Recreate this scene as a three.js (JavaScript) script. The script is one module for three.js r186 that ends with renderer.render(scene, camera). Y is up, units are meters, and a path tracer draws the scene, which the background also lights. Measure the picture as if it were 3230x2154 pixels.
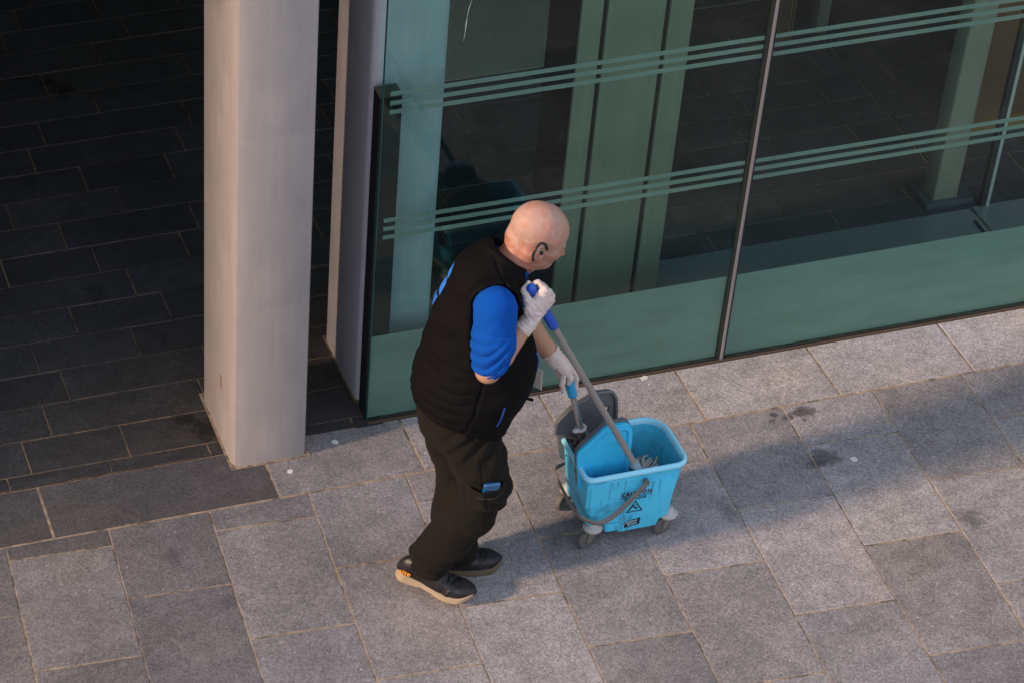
import * as THREE from 'three';
import { mergeGeometries, toCreasedNormals, mergeVertices } from 'three/addons/utils/BufferGeometryUtils.js';
import { RoundedBoxGeometry } from 'three/addons/geometries/RoundedBoxGeometry.js';
import { TextGeometry } from 'three/addons/geometries/TextGeometry.js';
import { FontLoader } from 'three/addons/loaders/FontLoader.js';

// ---------------------------------------------------------------- camera, sky, sun, exposure
const scene = new THREE.Scene();
const camera = new THREE.PerspectiveCamera(14.659, 3230 / 2154, 0.5, 200);
camera.position.set(-2.7608, 6.86, 7.7009);
camera.lookAt(-2.7608 + 0.200256, 6.86 - 0.642927, 7.7009 - 0.739285);
camera.setViewOffset(3230, 2154, 968.8, -240.1, 3230, 2154);   // the picture is a crop of a level, wider frame
scene.add(camera);

function makeSky() {
  const W = 256, H = 128, d = new Float32Array(W * H * 4);
  for (let j = 0; j < H; j++) for (let i = 0; i < W; i++) {
    const el = (j / (H - 1) - 0.5) * Math.PI, t = Math.max(0, Math.sin(el)), k = Math.pow(1 - t, 2.2);
    const a = (j * W + i) * 4;
    const z = [0.58, 0.67, 0.84], h = [0.86, 0.90, 0.95];
    for (let c = 0; c < 3; c++) d[a + c] = (z[c] + (h[c] - z[c]) * k) * (el < -0.02 ? 0.35 : 1);
    d[a + 3] = 1;
  }
  const t = new THREE.DataTexture(d, W, H, THREE.RGBAFormat, THREE.FloatType);
  t.mapping = THREE.EquirectangularReflectionMapping; t.magFilter = THREE.LinearFilter; t.needsUpdate = true;
  return t;
}
const sky = makeSky();
scene.background = sky; scene.environment = sky;

const SUN_EL = 23 * Math.PI / 180, SUN_AZ = 7.1 * Math.PI / 180;
const sunDir = new THREE.Vector3(-Math.cos(SUN_EL) * Math.cos(SUN_AZ), Math.sin(SUN_EL), Math.cos(SUN_EL) * Math.sin(SUN_AZ));
const sun = new THREE.DirectionalLight(new THREE.Color().setRGB(1, 0.72, 0.50), 3.6);
sun.position.copy(sunDir).multiplyScalar(30).add(new THREE.Vector3(0.5, 0, 0.5));
sun.target.position.set(0.5, 0, 0.5);
sun.castShadow = true; sun.shadow.radius = 9; sun.shadow.mapSize.set(2048, 2048);
Object.assign(sun.shadow.camera, { left: -7, right: 7, top: 7, bottom: -7, near: 1, far: 70 });
scene.add(sun, sun.target);

const renderer = new THREE.WebGLRenderer({ antialias: true });
renderer.toneMapping = THREE.LinearToneMapping;
renderer.toneMappingExposure = 1.36;
renderer.shadowMap.enabled = true;

// ---------------------------------------------------------------- helpers
function rand(seed) { let s = seed | 0; return () => { s = (s + 0x6d2b79f5) | 0; let t = Math.imul(s ^ (s >>> 15), 1 | s); t = (t + Math.imul(t ^ (t >>> 7), 61 | t)) ^ t; return ((t ^ (t >>> 14)) >>> 0) / 4294967296; }; }
const h3 = (x, y, z) => { let n = Math.imul(x, 374761393) + Math.imul(y, 668265263) + Math.imul(z, 1274126177) | 0; n = Math.imul(n ^ (n >>> 13), 1274126177); return ((n ^ (n >>> 16)) >>> 0) / 4294967295; };
function vnoise(x, y, z = 0) {
  const X = Math.floor(x), Y = Math.floor(y), Z = Math.floor(z); let u = x - X, v = y - Y, w = z - Z;
  u = u * u * (3 - 2 * u); v = v * v * (3 - 2 * v); w = w * w * (3 - 2 * w);
  const L = (a, b, t) => a + (b - a) * t;
  return L(L(L(h3(X, Y, Z), h3(X + 1, Y, Z), u), L(h3(X, Y + 1, Z), h3(X + 1, Y + 1, Z), u), v),
    L(L(h3(X, Y, Z + 1), h3(X + 1, Y, Z + 1), u), L(h3(X, Y + 1, Z + 1), h3(X + 1, Y + 1, Z + 1), u), v), w) * 2 - 1;
}
const n2 = (x, y, s = 0) => { const X = Math.floor(x), Y = Math.floor(y); let u = x - X, v = y - Y; u = u * u * (3 - 2 * u); v = v * v * (3 - 2 * v); const a = h3(X, Y, s), b = h3(X + 1, Y, s), c = h3(X, Y + 1, s), d = h3(X + 1, Y + 1, s); return (a + (b - a) * u + (c - a + (a - b - c + d) * u) * v) * 2 - 1; };
const fbm2 = (x, y, o = 4, s = 0) => { let a = 0.5, r = 0; for (let i = 0; i < o; i++) { r += a * n2(x, y, s + i); x *= 2.03; y *= 2.03; a *= 0.5; } return r; };
const clamp = (x, a, b) => Math.min(b, Math.max(a, x)), mix = (a, b, t) => a + (b - a) * t, sstep = (a, b, x) => { const t = clamp((x - a) / (b - a), 0, 1); return t * t * (3 - 2 * t); };

const taken = new Map();
const numbered = (n) => { const k = taken.get(n) ?? 0; taken.set(n, k + 1); return k ? n + '_' + String(k).padStart(3, '0') : n; };
function shade(o) { o.traverse((c) => { if (c.isMesh) { c.castShadow = true; c.receiveShadow = true; } }); return o; }
function M(name, geo, mat, parent, label) { const m = new THREE.Mesh(geo, mat); m.name = name; m.castShadow = m.receiveShadow = true; if (label) m.userData.label = label; parent?.add(m); return m; }
function thing(name, label, category, pos = [0, 0, 0], group) { const g = new THREE.Group(); g.name = numbered(name); g.position.set(...pos); g.userData = { label, category }; if (group) g.userData.group = group; scene.add(g); return g; }
function struct(name, pos = [0, 0, 0]) { const g = new THREE.Group(); g.name = name; g.position.set(...pos); g.userData.kind = 'structure'; scene.add(g); return g; }
const std = (r, g, b, rough = 0.8, metal = 0, extra = {}) => new THREE.MeshStandardMaterial({ color: new THREE.Color().setRGB(r, g, b), roughness: rough, metalness: metal, ...extra });
const phy = (r, g, b, rough, extra = {}) => new THREE.MeshPhysicalMaterial({ color: new THREE.Color().setRGB(r, g, b), roughness: rough, ...extra });
const boxAt = (x0, x1, y0, y1, z0, z1) => new THREE.BoxGeometry(x1 - x0, y1 - y0, z1 - z0).translate((x0 + x1) / 2, (y0 + y1) / 2, (z0 + z1) / 2);
const rbox = (x0, x1, y0, y1, z0, z1, r = 0.003, s = 2) => new RoundedBoxGeometry(x1 - x0, y1 - y0, z1 - z0, s, r).translate((x0 + x1) / 2, (y0 + y1) / 2, (z0 + z1) / 2);
const V3 = (x, y, z) => new THREE.Vector3(x, y, z);
function tube(pts, r, seg = 24, rad = 8, closed = false, tension = 0.5) { return new THREE.TubeGeometry(new THREE.CatmullRomCurve3(pts.map((p) => p.isVector3 ? p : V3(...p)), closed, 'catmullrom', tension), seg, r, rad, closed); }
function rod(a, b, r1, r2 = r1, seg = 20) { a = V3(...a); b = V3(...b); const d = b.clone().sub(a), g = new THREE.CylinderGeometry(r2, r1, d.length(), seg, 1); g.translate(0, d.length() / 2, 0); g.applyQuaternion(new THREE.Quaternion().setFromUnitVectors(V3(0, 1, 0), d.normalize())); return g.translate(a.x, a.y, a.z); }
function dataTex(W, H, fn, srgb = true, repeat = true) {
  const d = new Uint8Array(W * H * 4), o = [0, 0, 0];
  for (let j = 0; j < H; j++) for (let i = 0; i < W; i++) { fn(i, j, o); const a = (j * W + i) * 4; for (let c = 0; c < 3; c++) d[a + c] = clamp(o[c] * 255, 0, 255); d[a + 3] = 255; }
  const t = new THREE.DataTexture(d, W, H); if (srgb) t.colorSpace = THREE.SRGBColorSpace; t.magFilter = THREE.LinearFilter; t.minFilter = THREE.LinearMipmapLinearFilter; t.generateMipmaps = true;
  if (repeat) t.wrapS = t.wrapT = THREE.RepeatWrapping; t.needsUpdate = true; return t;
}

// ---------------------------------------------------------------- stone
// one sheet of stone colour, 5.12 m x 2.56 m at 2.5 mm a pixel, laid in metres so that no slab repeats its neighbour; stains where the photograph shows them
const TX = -1.92, TW = 5.12, TH = 2.56;
const stains = [[1.722, 0.409, 0.060, 0.036, 0.75], [1.592, 0.395, 0.022, 0.018, 0.7], [1.64, 0.425, 0.030, 0.022, 0.7], [1.57, 0.43, 0.02, 0.015, 0.55], [1.70, 0.455, 0.02, 0.016, 0.6], [1.673, 0.687, 0.075, 0.055, 0.6], [1.62, 0.72, 0.05, 0.03, 0.35], [2.062, 1.164, 0.062, 0.058, 0.42], [1.857, 0.05, 0.05, 0.03, 0.2], [1.30, 0.15, 0.09, 0.03, 0.2], [-0.95, 0.58, 0.03, 0.07, 0.3], [-0.80, 0.86, 0.06, 0.05, 0.2], [0.66, 0.78, 0.10, 0.05, 0.25], [2.13, 0.92, 0.09, 0.03, 0.2], [0.24, 1.05, 0.05, 0.03, 0.25], [1.18, 0.86, 0.05, 0.10, 0.28], [-0.32, 0.9, 0.05, 0.03, 0.2], [-0.64, 2.44, 0.06, 0.07, 0.9], [-0.70, 2.36, 0.05, 0.04, 0.7], [-0.86, 1.45, 0.05, 0.06, 0.3]];
const pale = [[-1.06, 1.02, 0.012, 0.06, 0.8, 0.5], [-1.0, 1.09, 0.05, 0.07, 0.45, 0.3], [-0.62, 1.33, 0.012, 0.09, 0.7, -0.5], [1.98, 1.62, 0.010, 0.05, 0.9, 0.3], [1.99, 1.68, 0.008, 0.04, 0.9, -0.4], [1.05, 1.62, 0.02, 0.12, 0.35, 0.6], [1.5, 1.55, 0.02, 0.10, 0.3, 0.8], [0.3, 0.2, 0.08, 0.02, 0.25, 0.1]];
const stoneTex = dataTex(2048, 1024, (i, j, o) => {
  const x = TX + i * 0.0025, z = j * 0.0025;
  const big = fbm2(x * 2.2, z * 2.2, 4, 11), mid = fbm2(x * 17, z * 17, 3, 31), fine = h3(i, j, 5) - 0.5, gr = n2(i * 0.45, j * 0.45, 77), warm = fbm2(x * 1.3 + 9, z * 1.3, 3, 51), streak = fbm2(x * 3 + z * 1.2, z * 26 + x * 4, 3, 91);
  let v = 0.60 * (1 + 0.14 * big + 0.11 * mid + 0.15 * fine + 0.15 * gr + 0.05 * streak);
  if (h3(i, j, 9) > 0.98) v *= 1.3; else if (h3(i, j, 10) > 0.96) v *= 0.62;
  if (h3(i >> 1, j >> 1, 12) > 0.99965) v *= 1.7;
  let r = v * (1.012 + 0.06 * warm), g = v * (0.985 + 0.025 * warm), b = v * (0.992 - 0.05 * warm);
  for (const [sx, sz, rx, rz, k] of stains) {
    const ex = (x - sx) / rx, ez = (z - sz) / rz, e = ex * ex + ez * ez; if (e > 3) continue;
    const m = sstep(1.15, 0.45, Math.sqrt(e) + 0.55 * fbm2(x * 55, z * 55, 3, 7)) * k; r *= 1 - 0.52 * m; g *= 1 - 0.53 * m; b *= 1 - 0.52 * m;
  }
  for (const [sx, sz, rx, rz, k, turn] of pale) {
    const dx = x - sx, dz = z - sz, ex = (dx - dz * turn) / rx, ez = dz / rz, e = ex * ex + ez * ez; if (e > 3) continue;
    const m = sstep(1.1, 0.2, Math.sqrt(e) + 0.9 * fbm2(x * 60, z * 60, 3, 17)) * k * 0.5; r += (0.80 - r) * m; g += (0.78 - g) * m; b += (0.76 - b) * m;
  }
  o[0] = r; o[1] = g; o[2] = b;
});
const stoneBump = dataTex(1024, 1024, (i, j, o) => { o[0] = o[1] = o[2] = 0.5 + 0.22 * (h3(i, j, 3) - 0.5) + 0.25 * n2(i * 0.31, j * 0.31, 4) + 0.2 * n2(i * 0.07, j * 0.07, 6); }, false);
stoneBump.repeat.set(TW / 2.0, TH / 2.0);
const outerStone = new THREE.MeshStandardMaterial({ map: stoneTex, bumpMap: stoneBump, bumpScale: 0.0006, roughness: 0.85, vertexColors: true });
const porchStone = new THREE.MeshStandardMaterial({ map: stoneTex, bumpMap: stoneBump, bumpScale: 0.0011, roughness: 0.66, vertexColors: true });
const mortarTex = dataTex(512, 512, (i, j, o) => { const a = fbm2(i / 22, j / 22, 4, 61), f = h3(i, j, 62) - 0.5, dk = sstep(0.12, 0.4, fbm2(i / 40 + 50, j / 40, 3, 63)); let v = 0.55 + 0.16 * a + 0.12 * f; v *= 1 - 0.3 * dk; o[0] = v * 1.03; o[1] = v * 0.90; o[2] = v * 0.76; });
const mortar = new THREE.MeshStandardMaterial({ map: mortarTex, roughness: 0.95 });
const darkMortar = new THREE.MeshStandardMaterial({ map: mortarTex, color: new THREE.Color().setRGB(0.75, 0.66, 0.55), roughness: 0.95 });

// a slab: any convex outline in x, z (counter-clockwise seen from above), worn arris, top at y
function slabGeo(poly, y, tone, thick = 0.035) {
  const n = poly.length, ch = 0.0022, pos = [], uv = [], col = [], idx = [];
  const cx = poly.reduce((s, p) => s + p[0], 0) / n, cz = poly.reduce((s, p) => s + p[1], 0) / n;
  const inset = poly.map(([x, z]) => { const d = Math.hypot(cx - x, cz - z); return [x + (cx - x) / d * ch * 1.4, z + (cz - z) / d * ch * 1.4]; });
  const put = (x, yy, z) => { pos.push(x, yy, z); uv.push((x - TX) / TW, z / TH); col.push(...tone); return pos.length / 3 - 1; };
  const c = put(cx, y, cz), t = inset.map(([x, z]) => put(x, y, z));
  for (let i = 0; i < n; i++) idx.push(c, t[i], t[(i + 1) % n]);
  for (let i = 0; i < n; i++) {
    const j = (i + 1) % n, a = put(inset[i][0], y, inset[i][1]), b = put(inset[j][0], y, inset[j][1]), d = put(poly[i][0], y - ch, poly[i][1]), e = put(poly[j][0], y - ch, poly[j][1]);
    idx.push(a, d, b, b, d, e);
    const f = put(poly[i][0], y - ch, poly[i][1]), g = put(poly[j][0], y - ch, poly[j][1]), h = put(poly[i][0], y - thick, poly[i][1]), k = put(poly[j][0], y - thick, poly[j][1]);
    idx.push(f, h, g, g, h, k);
  }
  const q = new THREE.BufferGeometry();
  q.setAttribute('position', new THREE.Float32BufferAttribute(pos, 3)); q.setAttribute('uv', new THREE.Float32BufferAttribute(uv, 2)); q.setAttribute('color', new THREE.Float32BufferAttribute(col, 3)); q.setIndex(idx);
  const f = q.toNonIndexed(); f.computeVertexNormals(); return f;
}
function clipPoly(poly, f) { const out = []; for (let i = 0; i < poly.length; i++) { const a = poly[i], b = poly[(i + 1) % poly.length], fa = f(a), fb = f(b); if (fa >= 0) out.push(a); if ((fa >= 0) !== (fb >= 0)) { const t = fa / (fa - fb); out.push([a[0] + (b[0] - a[0]) * t, a[1] + (b[1] - a[1]) * t]); } } return out; }

const ground = M('ground', new THREE.PlaneGeometry(160, 160).rotateX(-Math.PI / 2).translate(0, -0.05, 0), std(0.15, 0.145, 0.14, 0.9), scene); ground.userData.kind = 'structure';

// outer paving: 0.4 x 0.6 m slabs in broken bond, turned 3.08 degrees from the glass front
const plaza = struct('plaza_paving');
{
  const R = rand(12), A = 3.081 * Math.PI / 180, ca = Math.cos(A), sa = Math.sin(A), toXZ = (u, v) => [u * ca - v * sa, u * sa + v * ca], J = 0.0026;
  const tones = { '-1,-1': 0.52, '-1,0': 0.59, '0,-1': 0.37, '0,0': 0.70, '0,1': 0.58, '1,-1': 0.55, '1,0': 0.53, '2,-1': 0.67, '2,0': 0.89, '2,1': 0.79, '3,-1': 0.84, '3,0': 0.92, '4,1': 1.01, '5,-1': 0.91, '5,0': 0.85, '5,1': 0.67, '6,-1': 0.91, '6,0': 1.09, '6,1': 0.91, '7,-1': 0.86, '7,0': 1.11, '7,1': 0.86, '8,-1': 1.09, '8,0': 1.14, '8,1': 0.79, '8,2': 0.67, '9,-1': 0.91, '9,0': 1.06, '10,-1': 0.96 };  // slab tones, with a left-to-right brightness fade painted into the columns
  for (let k = -3; k < 14; k++) {
    const u0 = -1.535 + 0.3996 * k, off = (k & 1) ? 0.2115 : 0.5115;
    for (let m = -2; m < 6; m++) {
      const v0 = off + 0.6 * m + ((k & 1) ? 0.6 : 0), v1 = v0 + 0.6;
      const w = () => (R() - 0.5) * 0.0025;
      let p = [toXZ(u0 + J + w(), v0 + J + w()), toXZ(u0 + J + w(), v1 - J + w()), toXZ(u0 + 0.3996 - J + w(), v1 - J + w()), toXZ(u0 + 0.3996 - J + w(), v0 + J + w())];
      p = clipPoly(p, ([x, z]) => z - 0.3595);
      if (p.length < 3 || p.every(([, z]) => z > 3.2)) continue;
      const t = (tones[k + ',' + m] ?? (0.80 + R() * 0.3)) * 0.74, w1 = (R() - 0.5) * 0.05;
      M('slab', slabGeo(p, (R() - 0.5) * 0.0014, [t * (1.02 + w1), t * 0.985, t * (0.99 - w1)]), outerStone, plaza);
    }
  }
  // border course along the glass
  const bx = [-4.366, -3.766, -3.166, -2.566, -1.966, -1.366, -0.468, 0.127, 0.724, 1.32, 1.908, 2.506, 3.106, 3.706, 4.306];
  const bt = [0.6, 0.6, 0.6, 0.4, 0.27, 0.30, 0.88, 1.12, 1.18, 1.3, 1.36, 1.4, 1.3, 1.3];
  for (let i = 0; i < bx.length - 1; i++) {
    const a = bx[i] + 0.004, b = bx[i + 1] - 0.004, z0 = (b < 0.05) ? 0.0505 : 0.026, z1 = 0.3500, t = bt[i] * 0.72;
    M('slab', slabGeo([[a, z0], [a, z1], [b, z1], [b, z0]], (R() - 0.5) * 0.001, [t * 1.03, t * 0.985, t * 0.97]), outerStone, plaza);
  }
  const mg = new THREE.PlaneGeometry(9, 3.4).rotateX(-Math.PI / 2).translate(0.4, -0.0013, 1.7465);
  { const uv = mg.attributes.uv; for (let i = 0; i < uv.count; i++) uv.setXY(i, uv.getX(i) * 9 / 0.7, uv.getY(i) * 3.4 / 0.7); }
  M('mortar_bed', mg, mortar, plaza);
}
// dark paving of the porch and of the lobby behind the glass, 0.2 m rows
const porch = struct('porch_paving');
{
  const R = rand(77), Z0 = -0.0345, P = 0.2006, J = 0.003;
  const seen = { '-1': [-1.47, -1.063, -0.66], 0: [-1.37, -0.97, -0.57], 1: [-1.242, -0.591], 2: [-1.124, -0.52], 3: [-1.204, -0.777], 4: [-0.994, -0.591], 5: [-1.3, -0.695], 6: [-0.803, -0.403], 7: [-0.903, -0.31], 8: [-1.096, -0.595], 9: [-0.717, -0.316], 10: [-0.909, -0.212, 0.486], 11: [-0.82, -0.127, 0.573], 12: [-1.12, -0.521, 0.1], 13: [-0.718, -0.023, 0.671], 14: [-1.02, -0.418], 15: [-0.825, -0.225], 16: [-0.721, -0.321], 17: [-0.622], 3.5: [] };
  for (let r = -1; r < 20; r++) {
    const zb = r < 0 ? 0.0405 : Z0 - P * r, za = Z0 - P * (r + 1);
    let js = [...(seen[r] ?? [-0.9 + R() * 0.6])];
    while (js[0] > -2.66) js.unshift(js[0] - (R() < 0.5 ? 0.4 : 0.6));
    while (js[js.length - 1] < 3.6) js.push(js[js.length - 1] + (R() < 0.4 ? 0.4 : 0.6));
    for (let i = 0; i < js.length - 1; i++) {
      let a = Math.max(-2.69, js[i] + J + (R() - 0.5) * 0.003), b = js[i + 1] - J + (R() - 0.5) * 0.003;
      const inner = za > -0.72;                                   // the metal sill lies between glass and lobby floor
      if (inner && b > 0.06) b = Math.min(b, 0.06); if (b - a < 0.03) continue;
      const z0 = za + J, z1 = zb - J, t = (0.78 + R() * 0.3) * (r < 0 ? 0.8 : 1) * (a > 0.7 ? 0.16 : 0.15), y = (R() - 0.5) * 0.003 + (R() < 0.08 ? 0.003 : 0);
      M('slab', slabGeo([[a, z0], [a, z1], [b, z1], [b, z0]], y, [t * 0.98, t, t * 1.02]), porchStone, porch);
    }
  }
  const mg = new THREE.PlaneGeometry(8.4, 5.3).rotateX(-Math.PI / 2).translate(1.52, -0.0032, -2.61);
  { const uv = mg.attributes.uv; for (let i = 0; i < uv.count; i++) uv.setXY(i, uv.getX(i) * 8.4 / 0.7, uv.getY(i) * 5.3 / 0.7); }
  M('mortar_bed', mg, darkMortar, porch);
}

// ---------------------------------------------------------------- building
const paintTex = dataTex(512, 512, (i, j, o) => { const a = fbm2(i / 90, j / 90, 4, 21), s = fbm2(i / 14, j / 120, 3, 22), f = h3(i, j, 23) - 0.5; const v = 0.93 + 0.05 * a + 0.035 * s + 0.035 * f; o[0] = v; o[1] = v * (1 - 0.01 * a); o[2] = v * (1 - 0.018 * a); });
const paintBump = dataTex(512, 512, (i, j, o) => { o[0] = o[1] = o[2] = 0.5 + 0.3 * n2(i / 3, j / 3, 44) + 0.2 * n2(i / 7, j / 7, 45); }, false);
const pillarPaint = new THREE.MeshStandardMaterial({ map: paintTex, bumpMap: paintBump, bumpScale: 0.00035, color: new THREE.Color().setRGB(0.41, 0.36, 0.345), roughness: 0.52 });
const columnPaint = new THREE.MeshStandardMaterial({ map: paintTex, bumpMap: paintBump, bumpScale: 0.0006, color: new THREE.Color().setRGB(0.50, 0.49, 0.53), roughness: 0.5 });
const darkMetal = std(0.012, 0.013, 0.014, 0.5, 0.2);
// upright with rounded edges: rounded rectangle in plan drawn up; uv in metres
function upright(x0, x1, z0, z1, h, r, seg = 8) {
  const s = new THREE.Shape(), w = x1 - x0, d = z1 - z0;
  s.moveTo(r, 0); s.lineTo(w - r, 0); s.absarc(w - r, r, r, -Math.PI / 2, 0); s.lineTo(w, d - r); s.absarc(w - r, d - r, r, 0, Math.PI / 2); s.lineTo(r, d); s.absarc(r, d - r, r, Math.PI / 2, Math.PI); s.lineTo(0, r); s.absarc(r, r, r, Math.PI, Math.PI * 1.5);
  const g = new THREE.ExtrudeGeometry(s, { depth: h, bevelEnabled: false, curveSegments: seg, UVGenerator: { generateTopUV: (g, v, a, b, c) => [a, b, c].map((i) => new THREE.Vector2(v[i * 3], v[i * 3 + 1])), generateSideWallUV: (g, v, a, b, c, e) => [a, b, c, e].map((i) => new THREE.Vector2((v[i * 3] + v[i * 3 + 1]) * 1.3, v[i * 3 + 2] * 1.3)) } });
  g.rotateX(-Math.PI / 2).translate(x0, 0, z1);
  return toCreasedNormals(g, 0.5);
}
{
  const t = thing('pillar', 'tall pale painted pillar with rounded edges at the left, standing alone on the paving', 'pillar', [-0.445, 0, -0.095]);
  M('shaft', upright(-0.154, 0.154, -0.235, 0.237, 3.0, 0.040, 1), pillarPaint, t);
  M('base_joint', boxAt(-0.163, 0.163, -0.003, 0.004, -0.244, 0.247), mortar, t);
  const font = await new FontLoader().loadAsync('fonts/droid/droid_sans_regular.typeface.json');
  const g = new TextGeometry('312', { font, size: 0.026, depth: 0.0006, curveSegments: 3 });
  g.center().rotateZ(Math.PI / 2).rotateY(-Math.PI / 2).translate(-0.1547, 0.30, 0.055);
  M('painted_mark', g, std(0.22, 0.09, 0.01, 0.8), t, 'small brown stencilled mark near the foot of the pillar');
}
{
  const t = thing('entrance_column', 'brownish square column behind the left end of the glass front', 'column', [0.1425, 0, -0.34]);
  M('shaft', upright(-0.1485, 0.1485, -0.22, 0.22, 3.0, 0.034), columnPaint, t);
  M('base_joint', boxAt(-0.155, 0.155, -0.003, 0.0035, -0.227, 0.224), darkMortar, t);
}
{
  const t = thing('filler_post', 'black metal post closing the gap between column and glass edge', 'post', [0.037, 0, -0.054]);
  M('post', rbox(-0.043, 0.043, 0, 1.522, -0.039, 0.038, 0.002, 1), darkMetal, t);
  M('cap', boxAt(-0.044, 0.044, 1.5225, 1.526, -0.040, 0.039), std(0.09, 0.075, 0.05, 0.5, 0.3), t);
  M('bolt', new THREE.SphereGeometry(0.007, 10, 8).translate(-0.005, 1.475, 0.036), darkMetal, t);
}
// glass
const glassMat = phy(0.79, 0.935, 0.905, 0.0, { transmission: 1, thickness: 0, ior: 1.45, specularIntensity: 0.72 });
const edgeMat = phy(0.02, 0.10, 0.085, 0.15, {});
const filmTex = dataTex(256, 256, (i, j, o) => { const v = 0.93 + 0.05 * fbm2(i / 30, j / 30, 4, 5) + 0.05 * (h3(i, j, 2) - 0.5); o[0] = o[1] = o[2] = v; });
const filmMat = phy(0.445, 0.435, 0.405, 1.0, { transmission: 0.28, thickness: 0, map: filmTex, specularIntensity: 0 });
const alu = std(0.42, 0.40, 0.40, 0.38, 0.75), gasket = std(0.01, 0.011, 0.012, 0.7);
function glassPane(label, x0, x1, leftEdge) {
  const t = thing('glass_pane', label, 'glass pane', [x0, 0, 0], 'panes of the glass front');
  const w = x1 - x0;
  M('glass', boxAt(0, w, 0.006, 2.98, -0.006, 0.006), glassMat, t);
  if (leftEdge) M('polished_edge', boxAt(-0.0035, -0.0004, 0.006, 2.98, -0.0062, 0.0062), edgeMat, t);
  const gap = leftEdge ? 0.03 : 0.0;
  M('frosted_band', boxAt(0.004, w - 0.004, 0.008, 0.418, -0.0102, -0.0078), filmMat, t, 'frosted green band along the foot of the pane');
  for (const top of [0.981, 0.9415, 0.902, 1.549, 1.5095, 1.470]) M('frosted_stripe', boxAt(gap, w - 0.004, top - 0.0185, top, -0.0102, -0.0078), filmMat, t);
}
glassPane('green glass pane between the entrance column and the metal mullion, behind the man', 0, 1.514, true);
{
  const pane = scene.getObjectByName('glass_pane'), R = rand(8), drip = [[0.315, 1.90], [0.306, 1.87], [0.301, 1.835], [0.299, 1.80], [0.297, 1.765], [0.293, 1.73]], w = [0.0004, 0.0012, 0.0006, 0.0020, 0.0008, 0.0003], sh = new THREE.Shape();
  drip.forEach(([x, y], i) => i ? sh.lineTo(x - w[i], y) : sh.moveTo(x - w[i], y)); [...drip].reverse().forEach(([x, y], i) => sh.lineTo(x + w[5 - i] * (0.7 + R() * 0.5), y));
  M('dried_drip', new THREE.ExtrudeGeometry(sh, { depth: 0.0005, bevelEnabled: false }).translate(0, 0, 0.0062), std(0.62, 0.62, 0.60, 0.8), pane, 'dried white drip running down the glass');
}
glassPane('green glass pane to the right of the metal mullion', 1.545, 3.06, false);
{
  const t = thing('mullion', 'slim silver metal mullion between the two glass panes', 'mullion', [1.5295, 0, 0]);
  M('profile', rbox(-0.0065, 0.0065, 0.002, 2.98, -0.012, 0.016, 0.002, 1), alu, t);
  M('gasket', boxAt(-0.0145, -0.0067, 0.002, 2.98, -0.010, 0.012), gasket, t);
  M('gasket', boxAt(0.0067, 0.0145, 0.002, 2.98, -0.010, 0.012), gasket, t);
}
{
  const t = thing('base_channel', 'narrow worn metal channel holding the foot of the glass panes', 'channel', [1.53, 0, 0]);
  M('front_lip', boxAt(-1.534, 1.66, -0.004, 0.0042, 0.0135, 0.024), std(0.33, 0.28, 0.25, 0.8, 0.1, { map: mortarTex }), t);
  M('seal', boxAt(-1.53, 1.66, -0.004, 0.010, 0.0063, 0.0132), gasket, t);
}
// lobby sill and pieces behind the glass
const sillMat = std(0.30, 0.315, 0.33, 0.42, 0.35, { map: paintTex });
{
  const t = thing('floor_sill', 'broad grey metal sill plate on the floor behind the glass', 'sill', [1.8, 0, -0.35]);
  M('plate', rbox(-1.72, 1.229, -0.02, 0.004, -0.335, 0.335, 0.0015, 1), sillMat, t);
  M('plate', rbox(1.243, 3.0, -0.02, 0.004, -0.345, 0.335, 0.0015, 1), sillMat, t);
  M('cable_slot', boxAt(1.196, 1.206, 0.0042, 0.012, -0.24, -0.13), darkMetal, t);
}
const lobbyPaint = std(0.30, 0.255, 0.19, 0.6, 0, { map: paintTex }), nearBlack = std(0.006, 0.006, 0.006, 0.6);
{
  const t = thing('lobby_pier', 'wide olive grey panelled pier behind the glass, with two dark upright joints', 'pier', [1.142, 0, -0.5]);
  M('core', boxAt(-0.232, 0.232, 0, 2.99, -0.16, 0.135), nearBlack, t);  // near-black core: dark joints, and shade on the pier side put into its colour
  for (const [a, b] of [[-0.2335, -0.146], [-0.125, 0.115], [0.136, 0.2335]]) M('panel', rbox(a, b, 0.004, 2.985, 0.1352, 0.152, 0.002, 1), lobbyPaint, t);
}
{
  const t = thing('lobby_column', 'slim grey column standing on a plinth in the lobby at the far right', 'column', [2.935, 0, -0.80]);
  M('shaft', upright(-0.06, 0.06, -0.05, 0.05, 3.0, 0.008), lobbyPaint, t);
  M('plinth', rbox(-0.10, 0.135, -0.003, 0.03, -0.085, 0.075, 0.002, 1), std(0.07, 0.08, 0.09, 0.5), t);
}
{
  const t = thing('partition_post', 'thin bright metal post of the inner partition at the right edge', 'post', [3.113, 0, -0.695]);
  M('post', boxAt(-0.008, 0.008, 0.004, 2.98, -0.012, 0.012), std(0.5, 0.52, 0.5, 0.4, 0.5), t);
  M('gasket', boxAt(-0.034, -0.009, 0.004, 2.98, -0.012, 0.010), gasket, t);
}
{
  const t = thing('floor_track', 'thin metal track running back across the lobby floor', 'track', [3.016, 0, -1.45]);
  M('rail', boxAt(-0.006, 0.000, -0.002, 0.008, -0.75, 0.62), std(0.3, 0.27, 0.18, 0.4, 0.6), t);
  M('rail', boxAt(0.016, 0.020, -0.002, 0.008, -0.75, 0.62), std(0.18, 0.2, 0.18, 0.4, 0.6), t);
}
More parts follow.
